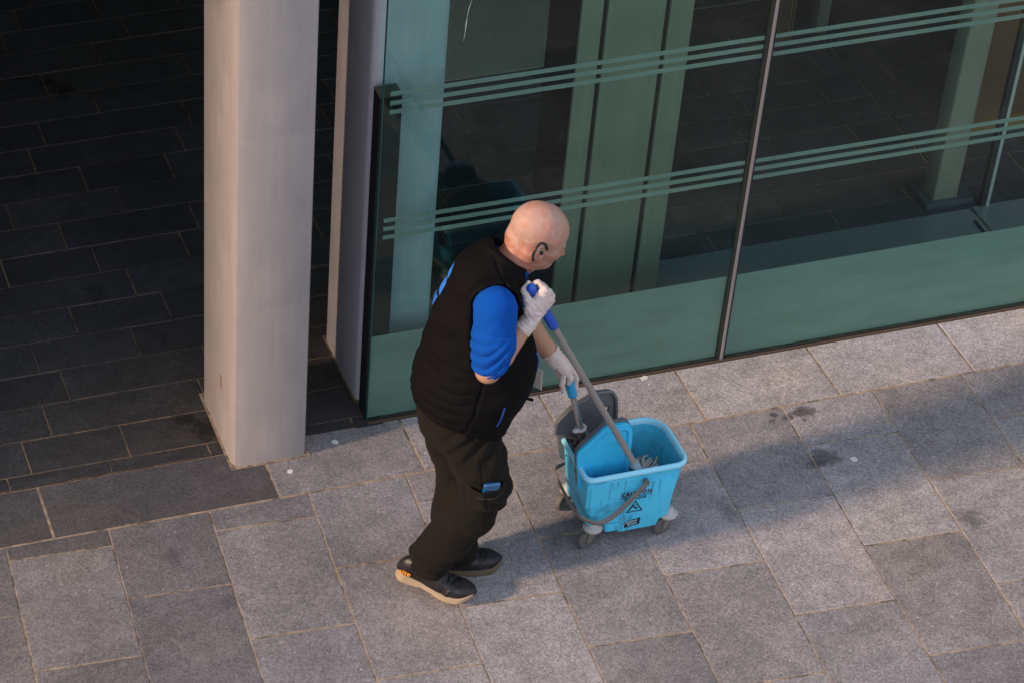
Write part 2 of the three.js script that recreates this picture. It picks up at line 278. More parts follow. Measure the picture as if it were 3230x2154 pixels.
{
  const wood = std(0.12, 0.055, 0.025, 0.55);
  const t = thing('wooden_post', 'brown wooden door post at the back of the lobby behind the right pane', 'post', [2.82, 0, -2.2]);
  M('post', boxAt(-0.085, 0.0, 0, 2.9, -0.03, 0.03), wood, t); M('bead', boxAt(0.003, 0.012, 0, 2.9, -0.01, 0.032), std(0.2, 0.11, 0.05, 0.5), t); M('bead', boxAt(0.020, 0.028, 0, 2.9, -0.01, 0.032), std(0.2, 0.11, 0.05, 0.5), t);
  const g = thing('door_jamb', 'narrow grey door jamb beside the wooden post in the lobby', 'door jamb', [3.03, 0, -2.25]);
  M('jamb', rbox(-0.03, 0.03, 0, 2.9, -0.04, 0.04, 0.002, 1), lobbyPaint, g); M('stop', boxAt(0.031, 0.05, 0, 2.9, -0.02, 0.02), nearBlack, g);
  const w = thing('wooden_screen', 'low brown wooden screen behind the partition at the right edge', 'screen', [3.7, 0, -1.25]);
  M('board', boxAt(-0.45, 0.45, 0.02, 2.6, -0.03, 0.0), wood, w); M('foot', boxAt(-0.45, 0.45, 0.0, 0.06, 0.003, 0.04), std(0.22, 0.13, 0.04, 0.6), w);
}
{
  const t = thing('entrance_mat', 'ribbed aluminium entrance mat sunk in the lobby floor behind the left pane', 'mat', [1.42, 0, -2.86]);
  M('frame', boxAt(-0.52, 0.52, -0.002, 0.006, -0.6, 0.6), std(0.02, 0.022, 0.022, 0.8), t);
  const ribs = []; for (let x = -0.5; x < 0.5; x += 0.0098) ribs.push(boxAt(x, x + 0.0042, 0.006, 0.011, -0.595, 0.595));
  const r = M('ribs', mergeGeometries(ribs), std(0.80, 0.76, 0.62, 0.5, 0), t); r.userData.kind = 'stuff';
}
{
  const t = thing('floor_strip', 'thin pale metal threshold strip across the lobby floor at the back', 'strip', [2.7, 0, -2.567]);
  M('strip', boxAt(-0.25, 0.25, -0.002, 0.008, -0.006, 0.006), std(0.45, 0.5, 0.48, 0.35, 0.6), t);
  M('lip', boxAt(-0.25, 0.25, -0.002, 0.004, 0.0065, 0.012), gasket, t);
}
// enclosure: lobby walls, soffit and the storeys above
{
  const t = thing('building_shell', 'dark soffit, back and side walls of the building around porch and lobby', 'building', [1.2, 0, -2.6]);
  const wall = std(0.10, 0.105, 0.10, 0.85), sof = std(0.14, 0.135, 0.13, 0.85);
  M('soffit', boxAt(-4.1, 4.0, 3.0, 3.3, -2.75, 2.85), sof, t);
  M('back_wall', boxAt(-4.1, 4.0, -0.02, 2.998, -2.75, -2.5), wall, t);
  M('side_wall', boxAt(3.8, 4.0, -0.02, 2.998, -2.498, 2.6), wall, t);
  M('side_wall', boxAt(-4.1, -3.9, -0.02, 2.998, -2.498, 2.05), wall, t);  // unseen porch wall, added to keep the sun off the porch floor
  M('upper_storey', boxAt(-4.1, 4.0, 3.302, 10.5, -2.75, 2.80), std(0.30, 0.30, 0.29, 0.8), t);
}
{
  const t = thing('added_shade_block', 'unseen tall block added beyond the left of the frame to shade porch and pillar', 'building', [-18, 0, -4]);
  M('wall', boxAt(-3, 3, -0.04, 12, -6, 5.63), std(0.30, 0.28, 0.26, 0.85), t);  // unseen block, added and sized to hold the sun off porch and pillar
  M('parapet', boxAt(-3.05, 3.05, 12.002, 12.4, -6.05, 5.68), std(0.33, 0.31, 0.29, 0.85), t);
}
// ---------------------------------------------------------------- soft solids: distance fields meshed by surface nets
const smin = (a, b, k) => { const h = Math.max(k - Math.abs(a - b), 0) / k; return Math.min(a, b) - h * h * k * 0.25; };
const smax = (a, b, k) => -smin(-a, -b, k);
function cone(px, py, pz, a, b, r1, r2) { const bx = b[0] - a[0], by = b[1] - a[1], bz = b[2] - a[2], ax = px - a[0], ay = py - a[1], az = pz - a[2]; const t = clamp((ax * bx + ay * by + az * bz) / (bx * bx + by * by + bz * bz), 0, 1), x = ax - bx * t, y = ay - by * t, z = az - bz * t; return Math.sqrt(x * x + y * y + z * z) - (r1 + (r2 - r1) * t); }
function chain(px, py, pz, pts, k) { let d = 9; for (let i = 0; i + 1 < pts.length; i++) { const a = pts[i], b = pts[i + 1], e = cone(px, py, pz, a, b, a[3], b[3]); d = i ? (k ? smin(d, e, k) : Math.min(d, e)) : e; } return d; }
function ell(x, y, z, rx, ry, rz) { const k0 = Math.sqrt((x / rx) ** 2 + (y / ry) ** 2 + (z / rz) ** 2), k1 = Math.sqrt((x / rx / rx) ** 2 + (y / ry / ry) ** 2 + (z / rz / rz) ** 2); return k1 < 1e-9 ? -Math.min(rx, ry, rz) : k0 * (k0 - 1) / k1; }
function nets(f, lo, hi, c, uvScale = 1) {
  const nx = Math.ceil((hi[0] - lo[0]) / c) + 1, ny = Math.ceil((hi[1] - lo[1]) / c) + 1, nz = Math.ceil((hi[2] - lo[2]) / c) + 1;
  const F = new Float32Array(nx * ny * nz), at = (i, j, k) => (k * ny + j) * nx + i;
  for (let k = 0; k < nz; k++) for (let j = 0; j < ny; j++) for (let i = 0; i < nx; i++) {
    // skip cells far from the surface: a coarse value says how far it is
    F[at(i, j, k)] = (i === 0 || j === 0 || k === 0 || i === nx - 1 || j === ny - 1 || k === nz - 1) ? 1 : f(lo[0] + i * c, lo[1] + j * c, lo[2] + k * c);
  }
  const id = new Int32Array(nx * ny * nz).fill(-1), pos = [], idx = [];
  const C = [[0, 0, 0], [1, 0, 0], [0, 1, 0], [1, 1, 0], [0, 0, 1], [1, 0, 1], [0, 1, 1], [1, 1, 1]], E = [[0, 1], [2, 3], [4, 5], [6, 7], [0, 2], [1, 3], [4, 6], [5, 7], [0, 4], [1, 5], [2, 6], [3, 7]];
  const v = new Float32Array(8);
  for (let k = 0; k < nz - 1; k++) for (let j = 0; j < ny - 1; j++) for (let i = 0; i < nx - 1; i++) {
    let m = 0; for (let n = 0; n < 8; n++) { v[n] = F[at(i + C[n][0], j + C[n][1], k + C[n][2])]; if (v[n] < 0) m |= 1 << n; }
    if (m === 0 || m === 255) continue;
    let x = 0, y = 0, z = 0, q = 0;
    for (const [a, b] of E) if ((v[a] < 0) !== (v[b] < 0)) { const t = v[a] / (v[a] - v[b]); x += C[a][0] + (C[b][0] - C[a][0]) * t; y += C[a][1] + (C[b][1] - C[a][1]) * t; z += C[a][2] + (C[b][2] - C[a][2]) * t; q++; }
    id[at(i, j, k)] = pos.length / 3; pos.push(lo[0] + (i + x / q) * c, lo[1] + (j + y / q) * c, lo[2] + (k + z / q) * c);
  }
  const quad = (a, b, d, e, flip) => { if (a < 0 || b < 0 || d < 0 || e < 0) return; flip ? idx.push(a, d, b, b, d, e) : idx.push(a, b, d, b, e, d); };
  for (let k = 1; k < nz - 1; k++) for (let j = 1; j < ny - 1; j++) for (let i = 1; i < nx - 1; i++) {
    const s = F[at(i, j, k)] < 0;
    if (s !== F[at(i + 1, j, k)] < 0) quad(id[at(i, j - 1, k - 1)], id[at(i, j, k - 1)], id[at(i, j - 1, k)], id[at(i, j, k)], !s);
    if (s !== F[at(i, j + 1, k)] < 0) quad(id[at(i - 1, j, k - 1)], id[at(i - 1, j, k)], id[at(i, j, k - 1)], id[at(i, j, k)], !s);
    if (s !== F[at(i, j, k + 1)] < 0) quad(id[at(i - 1, j - 1, k)], id[at(i, j - 1, k)], id[at(i - 1, j, k)], id[at(i, j, k)], !s);
  }
  const n = pos.length / 3, nor = new Float32Array(n * 3), uv = new Float32Array(n * 2), h = c * 0.5;
  for (let i = 0; i < n; i++) {
    let x = pos[i * 3], y = pos[i * 3 + 1], z = pos[i * 3 + 2];
    let gx = f(x + h, y, z) - f(x - h, y, z), gy = f(x, y + h, z) - f(x, y - h, z), gz = f(x, y, z + h) - f(x, y, z - h), l = Math.hypot(gx, gy, gz) || 1; gx /= l; gy /= l; gz /= l;
    const d = clamp(f(x, y, z), -c, c) * 0.8; pos[i * 3] -= gx * d; pos[i * 3 + 1] -= gy * d; pos[i * 3 + 2] -= gz * d;
    nor[i * 3] = gx; nor[i * 3 + 1] = gy; nor[i * 3 + 2] = gz;
    uv[i * 2] = (x * 1.0 + z * 0.83) * uvScale; uv[i * 2 + 1] = (y + z * 0.21) * uvScale;
  }
  const g = new THREE.BufferGeometry();
  g.setAttribute('position', new THREE.Float32BufferAttribute(pos, 3)); g.setAttribute('normal', new THREE.BufferAttribute(nor, 3)); g.setAttribute('uv', new THREE.BufferAttribute(uv, 2)); g.setIndex(idx);
  return g;
}
const paintVerts = (g, fn) => { const p = g.attributes.position, c = new Float32Array(p.count * 3); for (let i = 0; i < p.count; i++) { const r = fn(p.getX(i), p.getY(i), p.getZ(i)); c.set(r, i * 3); } g.setAttribute('color', new THREE.BufferAttribute(c, 3)); return g; };

// ---------------------------------------------------------------- the man (world coordinates in metres; he walks towards +x)
const J = {
  neck: [0.140, 1.415, 0.945], head: [0.258, 1.548, 0.93],
  shR: [0.035, 1.408, 1.125], elR: [0.012, 1.163, 1.162], wrR: [0.163, 1.295, 1.11],
  shL: [0.14, 1.33, 0.785], elL: [0.275, 1.06, 0.735], wrL: [0.43, 0.838, 0.79],
  hipR: [0.0, 0.86, 1.025], knR: [0.095, 0.50, 1.045], anR: [-0.108, 0.165, 0.985],
  hipL: [0.005, 0.86, 0.875], knL: [0.045, 0.48, 0.885], anL: [0.05, 0.10, 0.905],
};
// head frame
const HY = -0.14, HP = 0.40, HF = V3(Math.cos(HY) * Math.cos(HP), -Math.sin(HP), -Math.sin(HY) * Math.cos(HP)).normalize();
const HR = HF.clone().cross(V3(0.05, 1, 0)).normalize(), HU = HR.clone().cross(HF).normalize();
function headF(x, y, z) {
  const dx = x - J.head[0], dy = y - J.head[1], dz = z - J.head[2];
  const f = dx * HF.x + dy * HF.y + dz * HF.z, u = dx * HU.x + dy * HU.y + dz * HU.z, r = dx * HR.x + dy * HR.y + dz * HR.z, ar = Math.abs(r);
  let d = ell(f + 0.012, u - 0.010, r, 0.099, 0.088, 0.079);                       // cranium
  d = smin(d, ell(f - 0.045, u + 0.005, r, 0.050, 0.062, 0.064), 0.03);            // forehead
  d = smin(d, ell(f - 0.035, u + 0.062, r, 0.058, 0.072, 0.060), 0.03);            // face
  d = smin(d, ell(f - 0.030, u + 0.108, ar - 0.022, 0.056, 0.030, 0.034), 0.03);   // jaw
  d = smin(d, ell(f - 0.082, u + 0.122, r, 0.020, 0.019, 0.024), 0.022);           // chin
  d = smin(d, ell(f - 0.083, u + 0.020, ar - 0.024, 0.016, 0.009, 0.026), 0.016);  // brow
  d = smin(d, ell(f - 0.070, u + 0.058, ar - 0.040, 0.022, 0.020, 0.018), 0.022);  // cheek
  d = smin(d, ell(f + 0.062, u + 0.058, r, 0.042, 0.030, 0.048), 0.035);            // fold of the nape
  d = smax(d, -ell(f - 0.104, u + 0.036, ar - 0.031, 0.014, 0.012, 0.015), 0.012); // eye sockets
  d = smin(d, ell(f - 0.086, u + 0.037, ar - 0.031, 0.012, 0.011, 0.012), 0.004);  // eyeballs
  d = smin(d, cone(f, u, r, [0.094, -0.030, 0], [0.116, -0.068, 0], 0.008, 0.0125), 0.010);   // nose
  d = smin(d, ell(f - 0.104, u + 0.072, ar - 0.011, 0.010, 0.008, 0.008), 0.007);
  d = smin(d, ell(f - 0.092, u + 0.092, r, 0.011, 0.005, 0.024), 0.008);           // lips
  d = smin(d, ell(f - 0.090, u + 0.102, r, 0.011, 0.006, 0.020), 0.008);
  // ears
  const ef = f + 0.002, eu = u + 0.045, er = ar - 0.080, tilt = 0.30, ee = ef * Math.cos(tilt) + eu * Math.sin(tilt), ev = -ef * Math.sin(tilt) + eu * Math.cos(tilt), es = er + ee * 0.55;
  let ear = ell(ee, ev, es, 0.021, 0.036, 0.011);
  ear = smax(ear, -ell(ee - 0.004, ev - 0.003, es - 0.012, 0.0125, 0.022, 0.016), 0.003);
  ear = smin(ear, ell(ee - 0.008, ev + 0.024, es, 0.010, 0.012, 0.0065), 0.006);
  d = smin(d, ear, 0.006);
  // neck and its cords
  let nk = cone(x, y, z, [0.212, 1.495, 0.935], J.neck, 0.060, 0.068);
  nk = smin(nk, cone(x, y, z, [0.190, 1.505, 0.995], [0.205, 1.39, 0.965], 0.017, 0.014), 0.02);
  d = smin(d, nk, 0.028);
  return d + 0.0004 * vnoise(x * 90, y * 90, z * 90) + 0.0007 * vnoise(x * 30, y * 30, z * 30);
}
function armsF(x, y, z) {
  let d = chain(x, y, z, [[...J.shR, 0.050], [...J.elR, 0.040]], 0); const e = chain(x, y, z, [[...J.elR, 0.0405], [mix(J.elR[0], J.wrR[0], 0.35), mix(J.elR[1], J.wrR[1], 0.35) - 0.004, mix(J.elR[2], J.wrR[2], 0.35), 0.042], [...J.wrR, 0.0275]], 0.01);
  d = smin(d, e, 0.02);
  let l = chain(x, y, z, [[...J.shL, 0.050], [...J.elL, 0.040]], 0); const m = chain(x, y, z, [[...J.elL, 0.041], [mix(J.elL[0], J.wrL[0], 0.35), mix(J.elL[1], J.wrL[1], 0.35), mix(J.elL[2], J.wrL[2], 0.35), 0.043], [...J.wrL, 0.0285]], 0.01);
  l = smin(l, m, 0.02);
  return Math.min(d, l);
}
function trunkF(x, y, z) {
  let d = chain(x, y, (z - 0.95) / 1.25, [[0.0, 0.88, 0, 0.11], [0.03, 1.02, 0, 0.125], [0.05, 1.2, 0, 0.105], [0.08, 1.33, 0, 0.075]], 0.05);
  d = smin(d, cone(x, y, z, J.shL, J.shR, 0.055, 0.055), 0.05);
  d = smin(d, cone(x, y, z, J.neck, [0.09, 1.34, 0.95], 0.066, 0.08), 0.03);
  for (const [h, k, a] of [['hipR', 'knR', 'anR'], ['hipL', 'knL', 'anL']]) d = smin(d, chain(x, y, z, [[...J[h], 0.085], [...J[k], 0.055], [...J[a], 0.04]], 0.02), 0.04);
  return smin(d, armsF(x, y, z), 0.02);
}
const skin = (x, y, z) => {
  const n = vnoise(x * 28, y * 28, z * 28), m = vnoise(x * 75 + 5, y * 75, z * 75), k = 1 + 0.05 * n + 0.05 * m;
  const dx = x - J.head[0], dy = y - J.head[1], dz = z - J.head[2], f = dx * HF.x + dy * HF.y + dz * HF.z, u = dx * HU.x + dy * HU.y + dz * HU.z, nearHead = Math.hypot(dx, dy, dz) < 0.26;
  let c = [0.42, 0.225, 0.148];
  if (nearHead) { const red = clamp(sstep(-0.03, -0.06, u + 0.035 * n + 0.02 * m) * 0.8 + 0.4 * sstep(0.1, 0.6, n), 0, 1); c = [mix(0.42, 0.36, red), mix(0.25, 0.142, red), mix(0.198, 0.092, red)]; const beard = sstep(-0.05, -0.085, u) * sstep(0.0, 0.03, f) * 0.3; c = c.map((v, i) => mix(v, [0.30, 0.20, 0.155][i], beard)); }
  return c.map((v) => v * k);
};
const person = thing('person', 'bald man in black gilet, blue shirt and black trousers pushing the mop bucket', 'person');
const skinMat = new THREE.MeshPhysicalMaterial({ vertexColors: true, roughness: 0.52, specularIntensity: 0.6 });
{
  const head = nets((x, y, z) => smax(headF(x, y, z), 1.405 - y, 0.01), [0.03, 1.395, 0.80], [0.43, 1.68, 1.06], 0.0032);
  const trunk = nets((x, y, z) => trunkF(x, y, z), [-0.24, 0.04, 0.64], [0.50, 1.46, 1.25], 0.0085);
  M('body', paintVerts(mergeGeometries([head, trunk]), skin), skinMat, person);
}
// cloth
const clothBump = dataTex(256, 256, (i, j, o) => { o[0] = o[1] = o[2] = 0.5 + 0.25 * Math.sin(i * 0.8) * Math.sin(j * 0.8) + 0.3 * (h3(i, j, 8) - 0.5); }, false);
const fleece = phy(0.0035, 0.070, 0.36, 0.95, { bumpMap: clothBump, bumpScale: 0.0006, sheen: 0.3, sheenColor: new THREE.Color().setRGB(0.1, 0.3, 0.8), sheenRoughness: 0.6, specularIntensity: 0.2 });
const vestCloth = phy(0.0036, 0.0031, 0.0034, 0.8, { bumpMap: clothBump, bumpScale: 0.0003, specularIntensity: 0.2 });
const trouserCloth = phy(0.0115, 0.010, 0.0082, 0.9, { bumpMap: clothBump, bumpScale: 0.0005, specularIntensity: 0.15, sheen: 0.15, sheenColor: new THREE.Color().setRGB(0.3, 0.25, 0.2) });
const wr = (x, y, z, s, a) => a * vnoise(x * s, y * s, z * s);
function sleeve(x, y, z, sh, el, wr_, cut) {
  const e2 = [mix(el[0], wr_[0], 0.04), mix(el[1], wr_[1], 0.04), mix(el[2], wr_[2], 0.04)];
  const m = [mix(sh[0], el[0], 0.55) + 0.002, mix(sh[1], el[1], 0.55), mix(sh[2], el[2], 0.55) + 0.004];
  return [[...sh, 0.076], [...m, 0.0705], [...el, 0.060]].concat(cut ? [] : [[...e2, 0.062]]);
}
const SR = sleeve(0, 0, 0, [0.034, 1.402, 1.126], [0.022, 1.190, 1.157], J.wrR, true), SL = sleeve(0, 0, 0, [0.16, 1.28, 0.775], [0.25, 1.10, 0.738], J.wrL, true);
// gilet
function vestSolid(x, y, z) {
  const zz = (z - 0.95) / 1.13;
  let d = chain(x, y, zz, [[-0.012, 0.80, 0, 0.160], [0.012, 0.97, 0, 0.170], [0.038, 1.12, 0, 0.158], [0.050, 1.26, 0, 0.140], [0.068, 1.37, 0, 0.112]], 0.05);
  d = smin(d, ell(x - 0.125, y - 1.045, z - 0.95, 0.137, 0.165, 0.175), 0.09);
  d = smin(d, cone(x, y, (z - 0.95) / 1.35 + 0.01, [0.085, 0.98, 0], [0.052, 0.72, 0], 0.13, 0.118), 0.06);          // belly
  d = smin(d, cone(x, y, z, [0.125, 1.345, 0.80], [0.040, 1.400, 1.095], 0.072, 0.084), 0.07);
  d = smin(d, cone(x, y, z, [0.04, 1.395, 0.94], [0.105, 1.440, 0.945], 0.086, 0.084), 0.06);
  return d;
}
function vestF(x, y, z) {
  let d = vestSolid(x, y, z);
  // quilting on the lower back and sides, fading out into the plain yoke
  const s = y + 0.30 * (x + 0.18) - 1.6 * (x + 0.18) * (x + 0.18), q = sstep(1.20, 1.06, y) * sstep(0.0, -0.02, x + 0.035 - 0.10 * (y - 0.9));
  const ph = (s / 0.043) - Math.floor(s / 0.043), groove = Math.exp(-Math.pow((ph - 0.5) / 0.11, 2));
  d += q * (0.0026 * groove - 0.0012 * Math.sin(ph * Math.PI * 2 + Math.PI / 2));
  // side seam and hem piping
  const seam = x - (-0.035 + 0.10 * (y - 0.9)) - 0.05 * Math.sin((y - 0.9) * 3); d += 0.006 * Math.exp(-Math.pow(seam / 0.006, 2)) * (z > 0.95 ? 1 : 0);
  const hem = y - (0.838 - (x > 0 ? 0.56 : 0.38) * x); d += 0.004 * Math.exp(-Math.pow((hem - 0.030) / 0.005, 2));
  d += wr(x, y, z, 11, 0.006) + wr(x + 3, y, z, 26, 0.0030) + wr(x, y * 2.2, z + 2, 9, 0.004);
  d = smax(d, -hem, 0.012);
  // neck opening
  d = smax(d, -cone(x, y, z, [0.125, 1.42, 0.945], [0.25, 1.66, 0.93], 0.070, 0.088), 0.01);
  // armholes
  d = smax(d, -ell(x - 0.030, y - 1.325, z - 1.215, 0.080, 0.105, 0.050), 0.012);
  { const sl = chain(x, y, z, SR, 0.03); d -= 0.006 * Math.exp(-Math.pow((sl - 0.018) / 0.008, 2)); d = smax(d, 0.0045 - sl, 0.004); }
  // collar
  const ax = V3(0.20, 0.95, -0.02).normalize(), cx = x - 0.128, cy = y - 1.425, cz = z - 0.945, t = cx * ax.x + cy * ax.y + cz * ax.z, rad = Math.sqrt(Math.max(0, cx * cx + cy * cy + cz * cz - t * t));
  const back = sstep(0.10, -0.06, cx);
  let col = Math.max(Math.abs(rad - (0.0765 - 0.01 * t)) - 0.0075, t - (0.020 + 0.064 * back), -0.05 - t);
  const front = Math.hypot(cz, 0); if (cx > 0.03) col = Math.max(col, 0.030 - front);
  d = smin(d, col + 0.001 * vnoise(x * 40, y * 40, z * 40), 0.012);
  return d;
}
const vest = M('gilet', nets(vestF, [-0.26, 0.62, 0.66], [0.36, 1.56, 1.26], 0.0062, 60), vestCloth, person);
// march a ray onto a distance field
function cast(f, o, d, max = 0.6) { let t = 0; for (let i = 0; i < 160 && t < max; i++) { const h = f(o[0] + d[0] * t, o[1] + d[1] * t, o[2] + d[2] * t); if (h < 0.0004) break; t += h * 0.6; } return [o[0] + d[0] * t, o[1] + d[1] * t, o[2] + d[2] * t]; }
function drape(f, corners, o2w, dir, lift, n = 8, m = 4) {   // a four-sided patch lying on a field
  const pos = [], idx = [];
  for (let j = 0; j <= m; j++) for (let i = 0; i <= n; i++) {
    const s = i / n, t = j / m, a = corners[0].map((v, k) => mix(mix(v, corners[1][k], s), mix(corners[3][k], corners[2][k], s), t));
    const p = cast(f, o2w(a), dir); pos.push(p[0] - dir[0] * lift, p[1] - dir[1] * lift, p[2] - dir[2] * lift);
    if (i < n && j < m) { const q = j * (n + 1) + i; idx.push(q, q + 1, q + n + 1, q + 1, q + n + 2, q + n + 1); }
  }
  const g = new THREE.BufferGeometry(); g.setAttribute('position', new THREE.Float32BufferAttribute(pos, 3)); g.setIndex(idx); g.computeVertexNormals(); return g;
}
{ // blue print across the shoulders: slabs of lettering seen almost edge on; corners are (height, depth) on the back
  const blue = std(0.02, 0.17, 0.60, 0.7); blue.side = THREE.DoubleSide;
  const back = (a) => [-0.30, a[0], a[1]], D = [0.995, -0.1, 0];
  const patches = [[[1.462, 0.855], [1.462, 0.905], [1.440, 0.912], [1.444, 0.855]], [[1.440, 0.872], [1.440, 0.915], [1.412, 0.912], [1.416, 0.872]], [[1.414, 0.893], [1.414, 0.903], [1.392, 0.903], [1.392, 0.893]], [[1.392, 0.850], [1.394, 0.912], [1.345, 0.918], [1.352, 0.850]], [[1.335, 0.855], [1.335, 0.882], [1.300, 0.882], [1.300, 0.855]], [[1.335, 0.892], [1.335, 0.908], [1.296, 0.908], [1.296, 0.892]]];
  for (const p of patches) M('back_print', drape(vestSolid2, p, back, D, 0.0016, 6, 5), blue, vest);
  function vestSolid2(x, y, z) { return vestF(x, y, z); }
}
{ // blue zip on the side pocket and the pull cord at the hem
  const blue = std(0.006, 0.06, 0.30, 0.5);
  const zp = [[0.088, 0.985], [0.086, 0.955], [0.082, 0.92], [0.072, 0.885]].map(([x, y]) => cast(vestF, [x, y, 1.30], [0, 0, -1]));
  M('pocket_zip', tube(zp.map((p) => [p[0], p[1], p[2] - 0.001]), 0.0045, 14, 6), blue, vest);
  M('front_piping', tube([[1.10, 1.035], [1.06, 1.04], [1.02, 1.04], [0.98, 1.03]].map(([y, z]) => cast(vestF, [0.45, y, z], [-1, 0, 0])), 0.0045, 12, 6), blue, vest);
  M('pull_cord', tube([[0.195, 0.872, 1.0], [0.225, 0.868, 1.0], [0.262, 0.850, 1.0]], 0.006, 12, 7), vestCloth, vest);
}
// shirt sleeves and collar
function sleeveF(x, y, z, S, el, sgn) {
  let d = chain(x, y, z, S, 0.03);
  const ax = [S[2][0] - S[0][0], S[2][1] - S[0][1], S[2][2] - S[0][2]], L = Math.hypot(...ax), t = ((x - S[0][0]) * ax[0] + (y - S[0][1]) * ax[1] + (z - S[0][2]) * ax[2]) / L;
  const ph = (t + (x - S[0][0]) * 0.75 * sgn) * 62 + 3.0 * vnoise(x * 10, y * 10, z * 10), sn = Math.sin(ph), deep = 0.55 + 0.45 * vnoise(x * 17 + 4, y * 17, z * 17);
  d += (0.0085 * Math.exp(-Math.pow(sn / 0.30, 2)) * deep - 0.0020 * Math.abs(sn) + 0.0022 * Math.sin(ph * 2.3 + 6 * x)) * sstep(0.07, 0.15, t);
  d += 0.0028 * Math.exp(-Math.pow((t - 0.075 - 0.15 * (x - 0.03)) / 0.004, 2)) + wr(x, y, z, 14, 0.006) + wr(x, y, z, 45, 0.0012);
  // cut across the elbow so that the cuff opens towards the forearm
  const c = sgn > 0 ? 0.60 * (x - 0.030) - 0.80 * (y - 1.165) - 0.008 : ((x - el[0]) * ax[0] + (y - el[1]) * ax[1] + (z - el[2]) * ax[2]) / L - 0.014;
  d += 0.003 * Math.exp(-Math.pow((c + 0.020) / 0.0035, 2));
  d = smax(d, c, 0.008);
  const inner = chain(x, y, z, S.map((p) => [p[0], p[1], p[2], p[3] - 0.008]), 0.03); d = smax(d, -Math.max(inner, -0.03 - c), 0.004);
  return d;
}
M('shirt_sleeve', nets((x, y, z) => sleeveF(x, y, z, SR, [0.004, 1.165, 1.165], 1), [-0.12, 1.05, 1.02], [0.15, 1.52, 1.29], 0.0048, 60), fleece, person, 'blue fleece shirt sleeve ending at the bent near elbow');
M('shirt_sleeve', nets((x, y, z) => sleeveF(x, y, z, SL, [0.255, 1.09, 0.737], -1), [0.04, 0.98, 0.64], [0.40, 1.46, 0.87], 0.006, 60), fleece, person, 'blue fleece shirt sleeve of the far arm');
M('shirt_collar', nets((x, y, z) => { const ax = V3(0.26, 0.95, -0.02).normalize(), cx = x - 0.145, cy = y - 1.41, cz = z - 0.943, t = cx * ax.x + cy * ax.y + cz * ax.z, rad = Math.sqrt(Math.max(0, cx * cx + cy * cy + cz * cz - t * t)); return Math.max(Math.abs(rad - 0.0705) - 0.0035, t - 0.032 - 0.02 * sstep(0.05, -0.05, cx), -0.05 - t, cx > 0.02 ? 0.014 - Math.abs(cz) : -1); }, [0.04, 1.34, 0.85], [0.24, 1.50, 1.04], 0.0035), fleece, person);
// trousers
function trouF(x, y, z) {
  let d = cone(x, y, (z - 0.95) / 1.2, [0.0, 0.97, 0], [-0.008, 0.80, 0], 0.125, 0.130);
  const R = chain(x, y, z, [[0.004, 0.82, 1.02, 0.104], [0.055, 0.66, 1.045, 0.098], [0.092, 0.52, 1.048, 0.088], [0.045, 0.40, 1.035, 0.087], [-0.022, 0.27, 1.010, 0.080], [-0.080, 0.165, 0.994, 0.080]], 0.025);
  const Lg = chain(x, y, z, [[0.0, 0.82, 0.885, 0.100], [0.022, 0.62, 0.885, 0.092], [0.050, 0.46, 0.888, 0.082], [0.040, 0.28, 0.895, 0.080], [0.045, 0.10, 0.905, 0.083]], 0.03);
  d = smin(smin(d, R, 0.05), Lg, 0.045);
  // folds behind the bent knee, at the crotch and over the shoe
  const kx = x - 0.092, ky = y - 0.52; d += 0.006 * Math.sin((kx * 0.5 + ky) * 88 + 3 * vnoise(x * 9, y * 9, z * 9)) * Math.exp(-(kx * kx + ky * ky) / 0.012) * (z > 0.96 ? 1 : 0.3);
  const fx = x - 0.02, fy = y - 0.80; d += 0.006 * Math.sin((fx * 1.2 - fy * 0.6) * 80 + 2 * vnoise(x * 8, y * 8, z * 8)) * Math.exp(-(fx * fx + fy * fy) / 0.02);
  d += 0.006 * Math.sin((y + 0.3 * x) * 120 + 3 * vnoise(x * 12, y * 12, z * 12)) * sstep(0.26, 0.16, y);
  d += wr(x, y, z, 9, 0.009) + wr(x, y, z, 24, 0.0035) + wr(x, y, z, 60, 0.001);
  // side seam
  d += 0.003 * Math.exp(-Math.pow((x - (0.012 + 0.17 * (0.8 - y))) / 0.004, 2)) * (z > 1.02 && y > 0.5 ? 1 : 0);
  // hems
  const nR = [-0.48, -0.86, -0.1], cR = (x + 0.086) * nR[0] + (y - 0.150) * nR[1] + (z - 0.99) * nR[2] - 0.058;
  const cL = 0.062 - y + 0.12 * (x - 0.05);
  d = Math.max(d, Math.min(1, (z - 0.955 - 0.25 * (x + 0.05) * (x > -0.02 && y < 0.2 ? 1 : 0)) > 0 || x < -0.03 ? cR : cL));
  return d;
}
const trousers = M('trousers', nets(trouF, [-0.24, 0.02, 0.72], [0.24, 1.02, 1.22], 0.0066, 60), trouserCloth, person);
